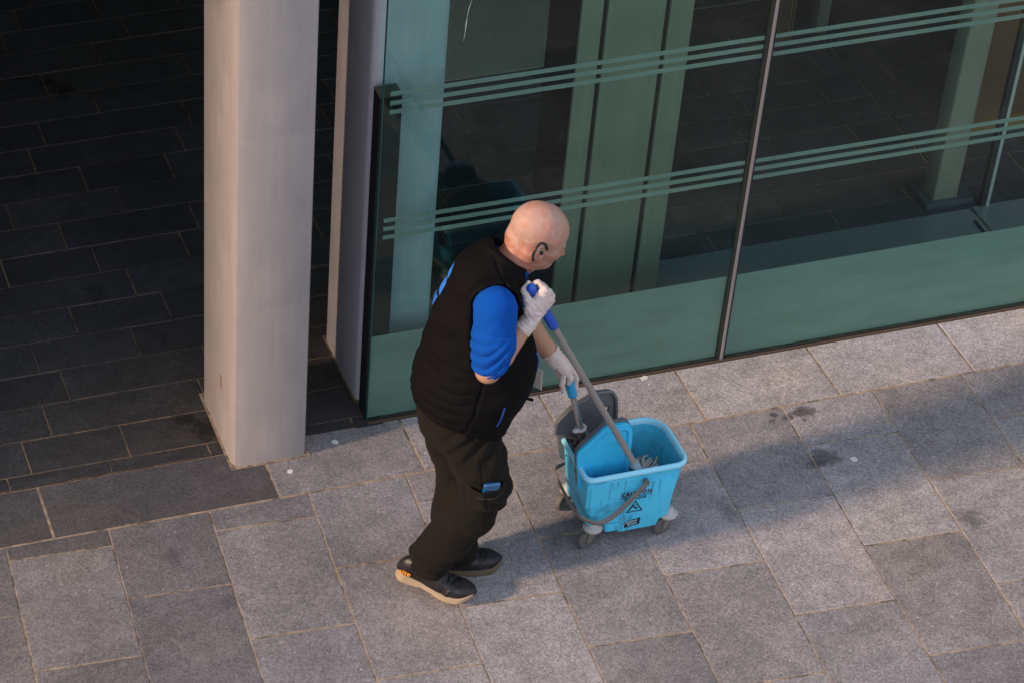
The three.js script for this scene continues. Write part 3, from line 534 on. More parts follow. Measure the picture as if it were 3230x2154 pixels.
// cargo pocket on the near thigh
{
  const f = (x, y, z) => {
    const t = trouF(x, y, z); const px = x - 0.066 - 0.16 * (0.58 - y), py = y - 0.540, up = clamp((y - 0.48) / 0.12, 0, 1);
    const box = Math.max(Math.abs(px) - 0.070 - 0.05 * (0.09 - Math.abs(py)) * 0.2, Math.abs(py) - 0.062);
    let d = smax(t - 0.010 - 0.022 * up * sstep(0.075, 0.03, Math.abs(px)) + wr(x, y, z, 30, 0.003), box, 0.010); d = Math.max(d, 1.045 - z + 0.35 * (x - 0.06)); d = smax(d, -Math.max(t - 0.003 - 0.019 * up * sstep(0.075, 0.03, Math.abs(px)), 0.50 - y, Math.abs(px) - 0.055), 0.003);
    return d;
  };
  const p = M('cargo_pocket', nets(f, [-0.04, 0.46, 1.02], [0.19, 0.70, 1.22], 0.0045, 60), trouserCloth, trousers);
  M('stitching', nets((x, y, z) => { const q = f(x, y, z), s = Math.abs(y - 0.566 - 0.1 * (x - 0.06)) - 0.0016; return Math.max(q - 0.0012, s, Math.abs(x - 0.07) - 0.05, 1.05 - z); }, [0.0, 0.55, 1.05], [0.14, 0.585, 1.22], 0.002), std(0.03, 0.026, 0.022, 0.8), p);
}
// shoes
function shoe(parent, toe, heel, tilt, pale, label) {
  // built along +x with the heel at the origin, sole on y = 0, then turned, pitched about the ball and put on the ground
  const L = 0.298, half = (x) => { const t = x / L; return 0.034 + 0.016 * sstep(0.25, 0.72, t) - 0.003 * Math.sin(t * Math.PI * 2) - 0.040 * Math.pow(clamp((t - 0.80) / 0.20, 0, 1), 2.2) - 0.022 * Math.pow(clamp((0.12 - t) / 0.12, 0, 1), 2); };
  const flex = (x) => tilt > 0.05 ? 0.55 * Math.pow(clamp((x - 0.20) / 0.1, 0, 1), 1.4) * 0.1 * tilt * 2.2 : 0.0;
  const soleF = (x, y, z) => { const yy = y - flex(x) - 0.010 * sstep(0.80, 1.0, x / L); const side = Math.abs(z) - (half(clamp(x, 0, L)) + 0.0045), ends = Math.max(-x - 0.003, x - L - 0.002); let d = smax(smax(side, ends, 0.02), Math.abs(yy - 0.014) - 0.014 - 0.006 * sstep(0.5, 0.1, x / L), 0.008); d += 0.0022 * Math.exp(-Math.pow((yy - 0.019) / 0.0022, 2)); d = smax(d, -Math.max(Math.abs(x - 0.125) - 0.028, yy - 0.006), 0.006); return d; };
  const upperF = (x, y, z) => {
    const yy = y - flex(x), t = clamp(x / L, 0, 1), top = 0.098 - 0.052 * sstep(0.30, 0.72, t) - 0.012 * sstep(0.8, 1, t), hw = half(x);
    let d = ell(x - 0.222, yy - 0.030, z, 0.082, 0.050, 0.052);
    d = smin(d, ell(x - 0.075, yy - 0.045, z, 0.083, 0.075, 0.042), 0.03); d = smin(d, ell(x - 0.150, yy - 0.040, z, 0.08, 0.066, 0.045), 0.03);
    d = smax(d, Math.abs(z) - hw, 0.012); d = smax(d, yy - top - 0.02, 0.02); d = smax(d, 0.014 - yy, 0.004);
    d += 0.0022 * Math.exp(-Math.pow((x - 0.232 + 0.8 * z * z * 20) / 0.003, 2)) + 0.003 * Math.sin(x * 150 + 2 * vnoise(x * 30, y * 30, z * 30)) * Math.exp(-Math.pow((x - 0.19) / 0.03, 2)) * 0.8 + wr(x, y, z, 40, 0.002);
    d = smin(d, cone(x, yy, z, [0.145, 0.083, -0.03], [0.165, 0.075, 0.03], 0.006, 0.006), 0.006); d = smin(d, cone(x, yy, z, [0.165, 0.075, -0.03], [0.150, 0.08, 0.03], 0.005, 0.005), 0.005); d = smin(d, cone(x, yy, z, [0.186, 0.066, -0.028], [0.190, 0.064, 0.030], 0.0045, 0.0045), 0.005);
    return d;
  };
  const g = new THREE.Group(); g.name = 'shoe'; parent.add(g); if (label) g.userData.label = label;
  const leather = phy(0.012, 0.011, 0.013, 0.45, { specularIntensity: 0.8 });
  M('upper', nets(upperF, [-0.02, 0.0, -0.065], [L + 0.02, 0.15, 0.065], 0.0040), leather, g);
  M('sole', nets(soleF, [-0.02, -0.015, -0.065], [L + 0.02, 0.06, 0.065], 0.0034), std(...pale, 0.7), g);
  const dx = toe[0] - heel[0], dz = toe[1] - heel[1];
  g.rotation.set(0, Math.atan2(-dz, dx), -tilt, 'YXZ');
  return g;
}
const font = await new FontLoader().loadAsync('fonts/droid/droid_sans_bold.typeface.json');
{
  // near foot: heel lifted, rolling over the ball, toes turned a little outwards; far foot flat
  const r = shoe(person, [0.031, 1.09], [-0.185, 0.955], 0.24, [0.34, 0.25, 0.16], 'near shoe with its heel lifted and a pale tan sole');
  r.position.set(-0.196, 0.078, 0.952);
  M('orange_badge', new TextGeometry('site', { font, size: 0.0185, depth: 0.0015, curveSegments: 3 }).translate(0.006, 0.046, 0.0400), std(0.85, 0.30, 0.015, 0.6), r);
  const l = shoe(person, [0.216, 0.925], [-0.06, 0.905], 0.0, [0.10, 0.07, 0.04], 'far shoe flat on the paving');
  l.position.set(-0.068, 0.0, 0.908);
}
// gloves
const latex = phy(0.60, 0.50, 0.465, 0.5, { specularIntensity: 0.5 });
const MOPA = V3(0.172, 1.432, 1.090), MOPB = V3(0.769, 0.312, 0.925);
{
  const d = MOPB.clone().sub(MOPA).normalize(), n = V3(0.2, -0.643, -0.739).negate(); n.addScaledVector(d, -n.dot(d)).normalize(); const s = n.clone().cross(d).negate(); if (s.x < 0) s.negate();
  const H = MOPA.clone().addScaledVector(d, 0.058), P = (a, b, c, r) => { const p = H.clone().addScaledVector(s, a).addScaledVector(d, b).addScaledVector(n, c); return r === undefined ? [p.x, p.y, p.z] : [p.x, p.y, p.z, r]; };
  const W = J.wrR, fingers = [], mcp = [[0.030, -0.036, 0.026], [0.038, -0.013, 0.030], [0.037, 0.011, 0.028], [0.030, 0.033, 0.023]];
  mcp.forEach(([a, b, c], i) => fingers.push([P(a, b, c, 0.0125), P(a + 0.004, b + 0.001, c - 0.043, 0.0108), P(a - 0.028, b + 0.002, c - 0.052, 0.0098), P(a - 0.048, b + 0.002, c - 0.036, 0.0088)]));
  const thumb = [P(-0.052, 0.008, 0.026, 0.017), P(-0.032, -0.036, 0.014, 0.0138), P(-0.022, -0.050, -0.016, 0.0118), P(0.006, -0.052, -0.026, 0.0100)];
  const f = (x, y, z) => {
    let q = 9; for (const [a, b, c] of mcp) q = smin(q, cone(x, y, z, W, P(a, b, c), 0.023, 0.0150), 0.016);
    q = smin(q, cone(x, y, z, P(-0.045, 0.002, 0.022), P(0.012, -0.018, 0.020), 0.020, 0.014), 0.012);
    for (const g of fingers) q = smin(q, chain(x, y, z, g, 0.003), 0.0055);
    q = smin(q, chain(x, y, z, thumb, 0.004), 0.008);
    const e = J.elR, w = [mix(W[0], e[0], 0.16), mix(W[1], e[1], 0.16), mix(W[2], e[2], 0.16)];
    let cuff = cone(x, y, z, W, w, 0.0285, 0.0345); const ax = [w[0] - W[0], w[1] - W[1], w[2] - W[2]], al = Math.hypot(...ax), t = ((x - W[0]) * ax[0] + (y - W[1]) * ax[1] + (z - W[2]) * ax[2]) / al;
    cuff += 0.0014 * Math.sin(t * 520 + 3 * vnoise(x * 30, y * 30, z * 30)); cuff = smax(cuff, t - al, 0.003);
    q = smin(q, cuff, 0.012);
    return q + 0.0014 * vnoise(x * 70, y * 70, z * 70) + 0.0009 * Math.sin(t * 300 + 4 * vnoise(x * 40, y * 40, z * 40));
  };
  M('glove', paintVerts(nets(f, [0.06, 1.20, 1.00], [0.29, 1.46, 1.17], 0.0028), (x, y, z) => { const k = vnoise(x * 45, y * 45, z * 45), v = 1 + 0.06 * k - 0.16 * sstep(0.35, 0.8, vnoise(x * 60 + 8, y * 60, z * 60)); return [v, v * 0.98, v * 0.97]; }), latex, person, 'white latex glove closed round the top of the mop handle');
}
{
  const W = J.wrL, fg = [[[0.455, 0.800, 0.822, 0.0125], [0.446, 0.752, 0.832, 0.0105], [0.456, 0.709, 0.826, 0.0088]], [[0.470, 0.803, 0.815, 0.013], [0.480, 0.766, 0.826, 0.0110], [0.480, 0.738, 0.818, 0.0096]], [[0.490, 0.792, 0.797, 0.013], [0.517, 0.736, 0.796, 0.0108], [0.519, 0.690, 0.793, 0.0094]], [[0.497, 0.778, 0.776, 0.012], [0.522, 0.722, 0.772, 0.0098], [0.515, 0.684, 0.776, 0.0086]]], th = [[0.445, 0.800, 0.775, 0.016], [0.462, 0.755, 0.757, 0.0130], [0.476, 0.712, 0.766, 0.0108]];
  const f = (x, y, z) => {
    let q = 9; for (const g of fg) q = smin(q, cone(x, y, z, W, g[0], 0.024, 0.0155), 0.016);
    for (const g of fg) q = smin(q, chain(x, y, z, g, 0.003), 0.006);
    q = smin(q, chain(x, y, z, th, 0.004), 0.009);
    const e = J.elL, w = [mix(W[0], e[0], 0.17), mix(W[1], e[1], 0.17), mix(W[2], e[2], 0.17)];
    let cuff = cone(x, y, z, W, w, 0.030, 0.0365); const ax = [w[0] - W[0], w[1] - W[1], w[2] - W[2]], al = Math.hypot(...ax), t = ((x - W[0]) * ax[0] + (y - W[1]) * ax[1] + (z - W[2]) * ax[2]) / al;
    cuff += 0.0014 * Math.sin(t * 480 + 3 * vnoise(x * 30, y * 30, z * 30)); cuff = smax(cuff, t - al, 0.003);
    q = smin(q, cuff, 0.014);
    return q + 0.0016 * vnoise(x * 70, y * 70, z * 70) + 0.0009 * Math.sin(t * 300 + 4 * vnoise(x * 40, y * 40, z * 40));
  };
  M('glove', paintVerts(nets(f, [0.35, 0.66, 0.72], [0.56, 0.92, 0.86], 0.0028), (x, y, z) => { const v = 1 + 0.07 * vnoise(x * 45, y * 45, z * 45); return [v, v * 0.98, v * 0.97]; }), latex, person, 'white latex glove gripping the wringer lever');
}
latex.vertexColors = true;
// earpiece: hook over the ear, bud, and a wire down into the collar
{
  const black = std(0.008, 0.008, 0.009, 0.4), P = (f, u, r) => [J.head[0] + HF.x * f + HU.x * u + HR.x * r, J.head[1] + HF.y * f + HU.y * u + HR.y * r, J.head[2] + HF.z * f + HU.z * u + HR.z * r];
  const hook = [15, 50, 85, 115, 145, 180, 215].map((g) => { const a = g * Math.PI / 180, ee = 0.0265 * Math.cos(a), ev = 0.0405 * Math.sin(a), t = 0.30; return P(-0.002 + ee * Math.cos(t) - ev * Math.sin(t), -0.045 + ee * Math.sin(t) + ev * Math.cos(t), 0.079 + 0.017 * sstep(70, 170, g)); });
  const e = M('earpiece', tube(hook, 0.0044, 36, 8), black, person, 'black earpiece hooked over the near ear');
  M('bud', new THREE.SphereGeometry(0.0065, 14, 10).scale(1, 1.3, 0.8).translate(...P(0.006, -0.044, 0.079)), black, e);
  M('wire', tube([V3(...hook[6]), V3(...P(-0.020, -0.085, 0.078)), V3(...P(-0.026, -0.110, 0.070)), V3(0.205, 1.43, 1.004), V3(0.196, 1.40, 1.0)], 0.0018, 30, 6), black, e);
}
// things he carries: phone in the pocket, keys and card on the belt
{
  const t = thing('phone', 'shiny blue phone sticking out of the man\'s thigh pocket', 'phone', [0.068, 0.598, 1.150]);
  M('case', new RoundedBoxGeometry(0.064, 0.066, 0.018, 5, 0.0085), phy(0.004, 0.07, 0.20, 0.18, { clearcoat: 0.8, clearcoatRoughness: 0.1 }), t); M('screen', rbox(-0.024, 0.024, -0.024, 0.022, -0.0098, -0.0091, 0.0002, 1), phy(0.01, 0.02, 0.03, 0.08), t);
  t.rotation.set(0.10, 0, -0.10);
}
{
  const t = thing('key_bunch', 'keys and white card hanging from the man\'s belt', 'keys', [0.285, 0.93, 0.93]);
  M('card', rbox(-0.003, 0.0, -0.09, 0.0, -0.027, 0.027, 0.001, 1).rotateZ(0.06).rotateY(0.5).translate(0.012, 0.005, 0), std(0.62, 0.56, 0.52, 0.5), t, 'white plastic card');
  M('ring', new THREE.TorusGeometry(0.010, 0.0025, 6, 16).rotateY(0.6).translate(-0.010, -0.020, 0.018), std(0.55, 0.36, 0.1, 0.3, 0.9), t);
  M('chain', tube([[-0.012, 0.025, 0.012], [-0.008, 0.005, 0.014], [-0.010, -0.012, 0.018]], 0.0028, 8, 6), std(0.5, 0.4, 0.25, 0.35, 0.8), t);
  M('fob', rbox(-0.010, 0.010, -0.078, -0.032, -0.008, 0.008, 0.004, 2).translate(-0.016, 0, 0.02), phy(0.008, 0.012, 0.03, 0.2), t, 'dark glossy key fob');
}
// ---------------------------------------------------------------- mop bucket, wringer, mop
const bluePlastic = phy(0.040, 0.50, 0.82, 0.42, { specularIntensity: 0.6 });
const dirtTex = dataTex(512, 512, (i, j, o) => { const s = fbm2(i / 60, j / 60, 3, 201), st = fbm2(i / 5, j / 60, 3, 202), sp = h3(i >> 1, j >> 1, 203); let m = sstep(0.1, 0.5, st + 0.5 * s) * 0.35 + (sp > 0.975 ? 0.4 : 0); const f = 0.06 * (h3(i, j, 204) - 0.5); o[0] = 1 - 0.35 * m + f; o[1] = 1 - 0.45 * m + f; o[2] = 1 - 0.42 * m + f; });
const bodyPlastic = phy(0.075, 0.55, 0.82, 0.45, { map: dirtTex, specularIntensity: 0.6 });
const greyPlastic = phy(0.115, 0.12, 0.13, 0.55), wheelRubber = std(0.10, 0.095, 0.088, 0.7), palePlastic = std(0.40, 0.385, 0.37, 0.55), steel = std(0.55, 0.53, 0.5, 0.28, 0.9);
function ringLoft(rings, N, closeEnd, closeStart) {   // rings: functions of the angle index returning [x, y, z]
  const pos = [], uv = [], idx = [];
  rings.forEach((f, r) => { for (let i = 0; i <= N; i++) { const p = f((i % N) / N); pos.push(...p); uv.push(i / N * 3, p[1] * 3); if (r && i < N) { const a = (r - 1) * (N + 1) + i, b = a + N + 1; idx.push(a, b, a + 1, a + 1, b, b + 1); } } });
  const cap = (r, flip) => { const c = pos.length / 3; let sx = 0, sy = 0, sz = 0; for (let i = 0; i < N; i++) { const a = (r * (N + 1) + i) * 3; sx += pos[a]; sy += pos[a + 1]; sz += pos[a + 2]; } pos.push(sx / N, sy / N, sz / N); uv.push(0.5, 0.5); for (let i = 0; i < N; i++) { const a = r * (N + 1) + i; flip ? idx.push(c, a + 1, a) : idx.push(c, a, a + 1); } };
  if (closeEnd) cap(rings.length - 1, true); if (closeStart) cap(0, false);
  const g = new THREE.BufferGeometry(); g.setAttribute('position', new THREE.Float32BufferAttribute(pos, 3)); g.setAttribute('uv', new THREE.Float32BufferAttribute(uv, 2)); g.setIndex(idx); g.computeVertexNormals(); return toCreasedNormals(g, 0.7);
}
// rounded rectangle in plan, corner radii [near right, far right, far left, near left], going from near left corner along +x
function rrect(x0, x1, z0, z1, rad, y) {
  const [a, b, c, e] = rad, pts = [], arc = (cx, cz, r, t0) => { for (let k = 0; k <= 8; k++) { const t = t0 + k / 8 * Math.PI / 2; pts.push([cx + r * Math.cos(t), y, cz + r * Math.sin(t)]); } };
  // order: near right, near left, far left, far right (angle from +x to +z)
  arc(x1 - a, z1 - a, a, 0); arc(x0 + e, z1 - e, e, Math.PI / 2); arc(x0 + c, z0 + c, c, Math.PI); arc(x1 - b, z0 + b, b, Math.PI * 1.5);
  return pts;
}
const ringOf = (pts) => { const N = pts.length; return (t) => pts[Math.round(t * N) % N]; };
const bucket = thing('mop_bucket', 'light blue wheeled mop bucket with caution lettering in front of the man', 'mop bucket', [0.745, 0, 0.815]);
{
  const o = [0.745, 0.815], L = (x0, x1, z0, z1, rad, y) => rrect(x0 - o[0], x1 - o[0], z0 - o[1], z1 - o[1], rad, y);
  const big = [0.045, 0.085, 0.045, 0.030];
  const at = (y) => { const t = clamp((y - 0.115) / 0.235, 0, 1); return [mix(0.565, 0.538, t), mix(0.905, 0.938, t), mix(0.690, 0.675, t), mix(0.942, 0.953, t)]; };
  const R = (y, g, k = 1) => { const [a, b, c, e] = at(y); return ringOf(L(a - g, b + g, c - g, e + g, big.map((r) => Math.max(0.012, r * k + g)), y)); };
  // outside up, over the rolled rim, inside down
  const outer = [R(0.112, -0.012), R(0.116, 0), R(0.16, 0), R(0.20, 0), R(0.25, 0), R(0.30, 0), R(0.352, 0.0)], rim = [R(0.352, 0.0), R(0.353, 0.009), R(0.358, 0.0115), R(0.366, 0.0105), R(0.371, 0.006), R(0.372, -0.001), R(0.366, -0.007), R(0.350, -0.009)], inner = [R(0.350, -0.009), R(0.30, -0.009), R(0.25, -0.009), R(0.18, -0.009), R(0.135, -0.012), R(0.124, -0.03)];
  M('tub', mergeGeometries([ringLoft(outer, 36, false, true), ringLoft(inner, 36, true, false)]), bodyPlastic, bucket);
  M('rim', ringLoft(rim, 36, false, false), phy(0.30, 0.70, 0.90, 0.4, { specularIntensity: 0.6 }), bucket, 'rolled rim, scuffed and with a sky highlight put into its paler colour');  // paler than the tub: wear plus sky highlight put into the colour
  // well below the tub, between the castors
  const well = (y, g, zi) => ringOf(L(0.640 - g, 0.835 + g, 0.700 - zi, 0.944 + zi, [0.012, 0.012, 0.012, 0.012], y));
  M('well', ringLoft([well(0.070, -0.006, -0.004), well(0.074, 0, 0), well(0.113, 0.004, 0.0)], 36, true, true), bodyPlastic, bucket);
  // raised label panel on the near side and the step beside it
  const zf = 0.948 - o[1];
  const ps = new THREE.Shape(); ps.moveTo(-0.047, 0.066); ps.lineTo(0.098, 0.066); ps.lineTo(0.108, 0.098); ps.lineTo(0.140, 0.112); ps.lineTo(0.152, 0.300); ps.quadraticCurveTo(0.09, 0.318, 0.03, 0.300); ps.lineTo(-0.018, 0.285); ps.lineTo(-0.050, 0.205); ps.closePath();
  const pg = new THREE.ExtrudeGeometry(ps, { depth: 0.008, bevelEnabled: true, bevelSize: 0.004, bevelThickness: 0.004, bevelSegments: 2, curveSegments: 5 }).rotateX(0.045).translate(0, 0, zf - 0.018);
  M('label_panel', toCreasedNormals(pg, 0.6), bodyPlastic, bucket);
  const ss = new THREE.Shape(); ss.moveTo(-0.196, 0.222); ss.lineTo(-0.055, 0.222); ss.lineTo(-0.020, 0.29); ss.lineTo(-0.020, 0.330); ss.lineTo(-0.200, 0.330); ss.closePath();
  M('side_step', new THREE.ExtrudeGeometry(ss, { depth: 0.006, bevelEnabled: true, bevelSize: 0.004, bevelThickness: 0.004, bevelSegments: 2 }).rotateX(0.045).translate(0, 0, zf - 0.020), bodyPlastic, bucket);
  // printing
  const ink = std(0.008, 0.012, 0.025, 0.5), red = std(0.07, 0.008, 0.012, 0.5), white = std(0.35, 0.50, 0.58, 0.6), print = (geo, m, name, par) => M(name, geo.rotateX(0.045).translate(0, 0, zf - 0.0056), m, par);
  const text = (s, size, x, y) => { const g = new TextGeometry(s, { font, size, depth: 0.0007, curveSegments: 3 }); g.computeBoundingBox(); return g.translate(x - g.boundingBox.min.x, y, 0); };
  const cg = text('CAUTION', 0.0215, -0.062, 0.247), cw = cg.boundingBox; cg.computeBoundingBox(); cg.scale(0.122 / (cg.boundingBox.max.x - cg.boundingBox.min.x), 1, 1); cg.computeBoundingBox(); cg.translate(-0.062 - cg.boundingBox.min.x, 0, 0);
  print(cg, red, 'caution_lettering', bucket); print(boxAt(-0.066, 0.062, 0.2405, 0.2425, 0, 0.0007), ink, 'underline', bucket);
  const wf = text('WET FLOOR', 0.0125, -0.048, 0.2245); wf.computeBoundingBox(); wf.scale(0.09 / (wf.boundingBox.max.x - wf.boundingBox.min.x), 1, 1); wf.computeBoundingBox(); wf.translate(-0.048 - wf.boundingBox.min.x, 0, 0); print(wf, ink, 'wet_floor_lettering', bucket);
  const tri = new THREE.Shape([[-0.034, 0.160], [0.034, 0.160], [0.0, 0.219]].map((p) => new THREE.Vector2(...p))); tri.holes.push(new THREE.Path([[-0.0262, 0.1645], [0.0, 0.2105], [0.0262, 0.1645]].map((p) => new THREE.Vector2(...p))));
  print(new THREE.ExtrudeGeometry(tri, { depth: 0.0007, bevelEnabled: false }), ink, 'warning_triangle', bucket);
  const limb = (a, b, w) => { const dx = b[0] - a[0], dy = b[1] - a[1], l = Math.hypot(dx, dy); return new THREE.BoxGeometry(l, w, 0.0007).rotateZ(Math.atan2(dy, dx)).translate((a[0] + b[0]) / 2, (a[1] + b[1]) / 2, 0.00035); };
  print(mergeGeometries([limb([-0.008, 0.190], [0.003, 0.178], 0.006), limb([-0.010, 0.187], [-0.016, 0.176], 0.003), limb([-0.006, 0.190], [0.008, 0.197], 0.003), limb([0.002, 0.178], [0.013, 0.184], 0.004), limb([0.001, 0.178], [0.014, 0.174], 0.004), limb([-0.017, 0.176], [-0.020, 0.170], 0.003), new THREE.CylinderGeometry(0.0032, 0.0032, 0.0007, 10).rotateX(Math.PI / 2).translate(-0.009, 0.1955, 0.00035)]), ink, 'slipping_figure', bucket);
  const lg = new THREE.Shape([[-0.031, 0.080], [0.030, 0.088], [0.031, 0.123], [-0.030, 0.113]].map((p) => new THREE.Vector2(...p)));
  const plate = print(new THREE.ExtrudeGeometry(lg, { depth: 0.0006, bevelEnabled: false }), ink, 'maker_plate', bucket);
  for (const [s, x, y] of [['Robert', -0.026, 0.101], ['Scott', -0.018, 0.0875]]) { const g = text(s, 0.0130, 0, 0); g.computeBoundingBox(); g.scale(0.045 * (s.length / 6) / (g.boundingBox.max.x - g.boundingBox.min.x), 1, 1).rotateZ(0.13).translate(x, y, 0.0006); print(g, white, 'plate_lettering', plate); }
  // castors
  for (const [x, z, turn, lit] of [[0.573, 0.925, 0.35, 0], [0.882, 0.925, 0.25, 0], [0.568, 0.700, 0.5, 1], [0.885, 0.700, 0.3, 0]]) {
    const c = new THREE.Group(); c.name = 'castor'; bucket.add(c); c.position.set(x - o[0], 0, z - o[1]);
    const off = x < 0.7 ? 0.022 : 0.018;
    M('bumper', new THREE.LatheGeometry([[0, 0.083], [0.026, 0.083], [0.036, 0.088], [0.038, 0.095], [0.036, 0.101], [0.022, 0.105], [0.018, 0.125], [0, 0.125]].map((p) => new THREE.Vector2(...p)), 24).translate(off, 0, 0), palePlastic, c);
    const w = new THREE.Group(); w.name = 'wheel'; w.rotation.y = turn; c.add(w);
    M('tyre', new THREE.LatheGeometry([[0.0185, -0.011], [0.033, -0.012], [0.0385, -0.009], [0.0395, 0], [0.0385, 0.009], [0.033, 0.012], [0.0185, 0.011]].map((p) => new THREE.Vector2(...p)), 28).rotateX(Math.PI / 2).translate(0, 0.0395, 0), wheelRubber, w);
    M('hub', new THREE.CylinderGeometry(0.019, 0.019, 0.018, 20).rotateX(Math.PI / 2).translate(0, 0.0395, 0), std(0.16, 0.15, 0.14, 0.6), w);
    const fk = new THREE.Shape([[-0.010, 0.028], [0.010, 0.026], [0.040, 0.074], [0.034, 0.086], [0.002, 0.086], [-0.004, 0.06]].map((p) => new THREE.Vector2(...p)));
    for (const s of [-1, 1]) M('fork', new THREE.ExtrudeGeometry(fk, { depth: 0.0025, bevelEnabled: false }).translate(0, 0, s * 0.0145 - 0.00125), std(0.19, 0.175, 0.155, 0.5, 0.3), c).rotation.y = turn;
    for (const s of [-1, 1]) M('axle_nut', new THREE.CylinderGeometry(0.005, 0.005, 0.005, 10).rotateX(Math.PI / 2).translate(0, 0.0395, s * 0.0175), steel, c).rotation.y = turn;
  }
  // carrying handle, swung down round the left end
  const hp = [[0.772, 0.318, 0.974], [0.700, 0.240, 0.980], [0.635, 0.180, 0.982], [0.585, 0.160, 0.975], [0.540, 0.168, 0.945], [0.522, 0.176, 0.90], [0.516, 0.185, 0.82], [0.518, 0.190, 0.73], [0.530, 0.190, 0.675], [0.575, 0.185, 0.648], [0.660, 0.225, 0.645], [0.772, 0.318, 0.650]].map(([x, y, z]) => V3(x - o[0], y, z - o[1]));
  const curve = new THREE.CatmullRomCurve3(hp, false, 'catmullrom', 0.5), sec = [[-0.010, -0.003], [0.010, -0.003], [0.010, 0.001], [0.006, 0.0035], [-0.006, 0.0035], [-0.010, 0.001]], NS = 60, pos = [], idx = [];
  for (let i = 0; i <= NS; i++) { const p = curve.getPoint(i / NS), tg = curve.getTangent(i / NS), out = V3(p.x - 0.02, 0, p.z).normalize(), side = tg.clone().cross(out).normalize(), nn = side.clone().cross(tg).normalize(); for (const [a, b] of sec) { const q = p.clone().addScaledVector(side, a).addScaledVector(nn, b); pos.push(q.x, q.y, q.z); } if (i) for (let k = 0; k < 6; k++) { const a = (i - 1) * 6 + k, b = (i - 1) * 6 + (k + 1) % 6; idx.push(a, a + 6, b, b, a + 6, b + 6); } }
  const hg = new THREE.BufferGeometry(); hg.setAttribute('position', new THREE.Float32BufferAttribute(pos, 3)); hg.setIndex(idx); hg.computeVertexNormals();
  M('carry_handle', toCreasedNormals(hg, 0.5), phy(0.15, 0.135, 0.125, 0.3, { side: THREE.DoubleSide }), bucket, 'grey moulded handle hanging round the end');
  for (const s of [0.966, 0.657]) M('handle_pivot', new THREE.CylinderGeometry(0.011, 0.011, 0.016, 16).rotateX(Math.PI / 2).translate(0.770 - o[0], 0.318, s - o[1]), greyPlastic, bucket);
  // water in the tub
  M('dirty_water', new THREE.ShapeGeometry(new THREE.Shape(L(0.566, 0.912, 0.692, 0.940, [0.03, 0.05, 0.03, 0.02], 0).map(([x, , z]) => new THREE.Vector2(x, -z)))).rotateX(-Math.PI / 2).translate(0, 0.150, 0), phy(0.03, 0.10, 0.13, 0.08), bucket);
}
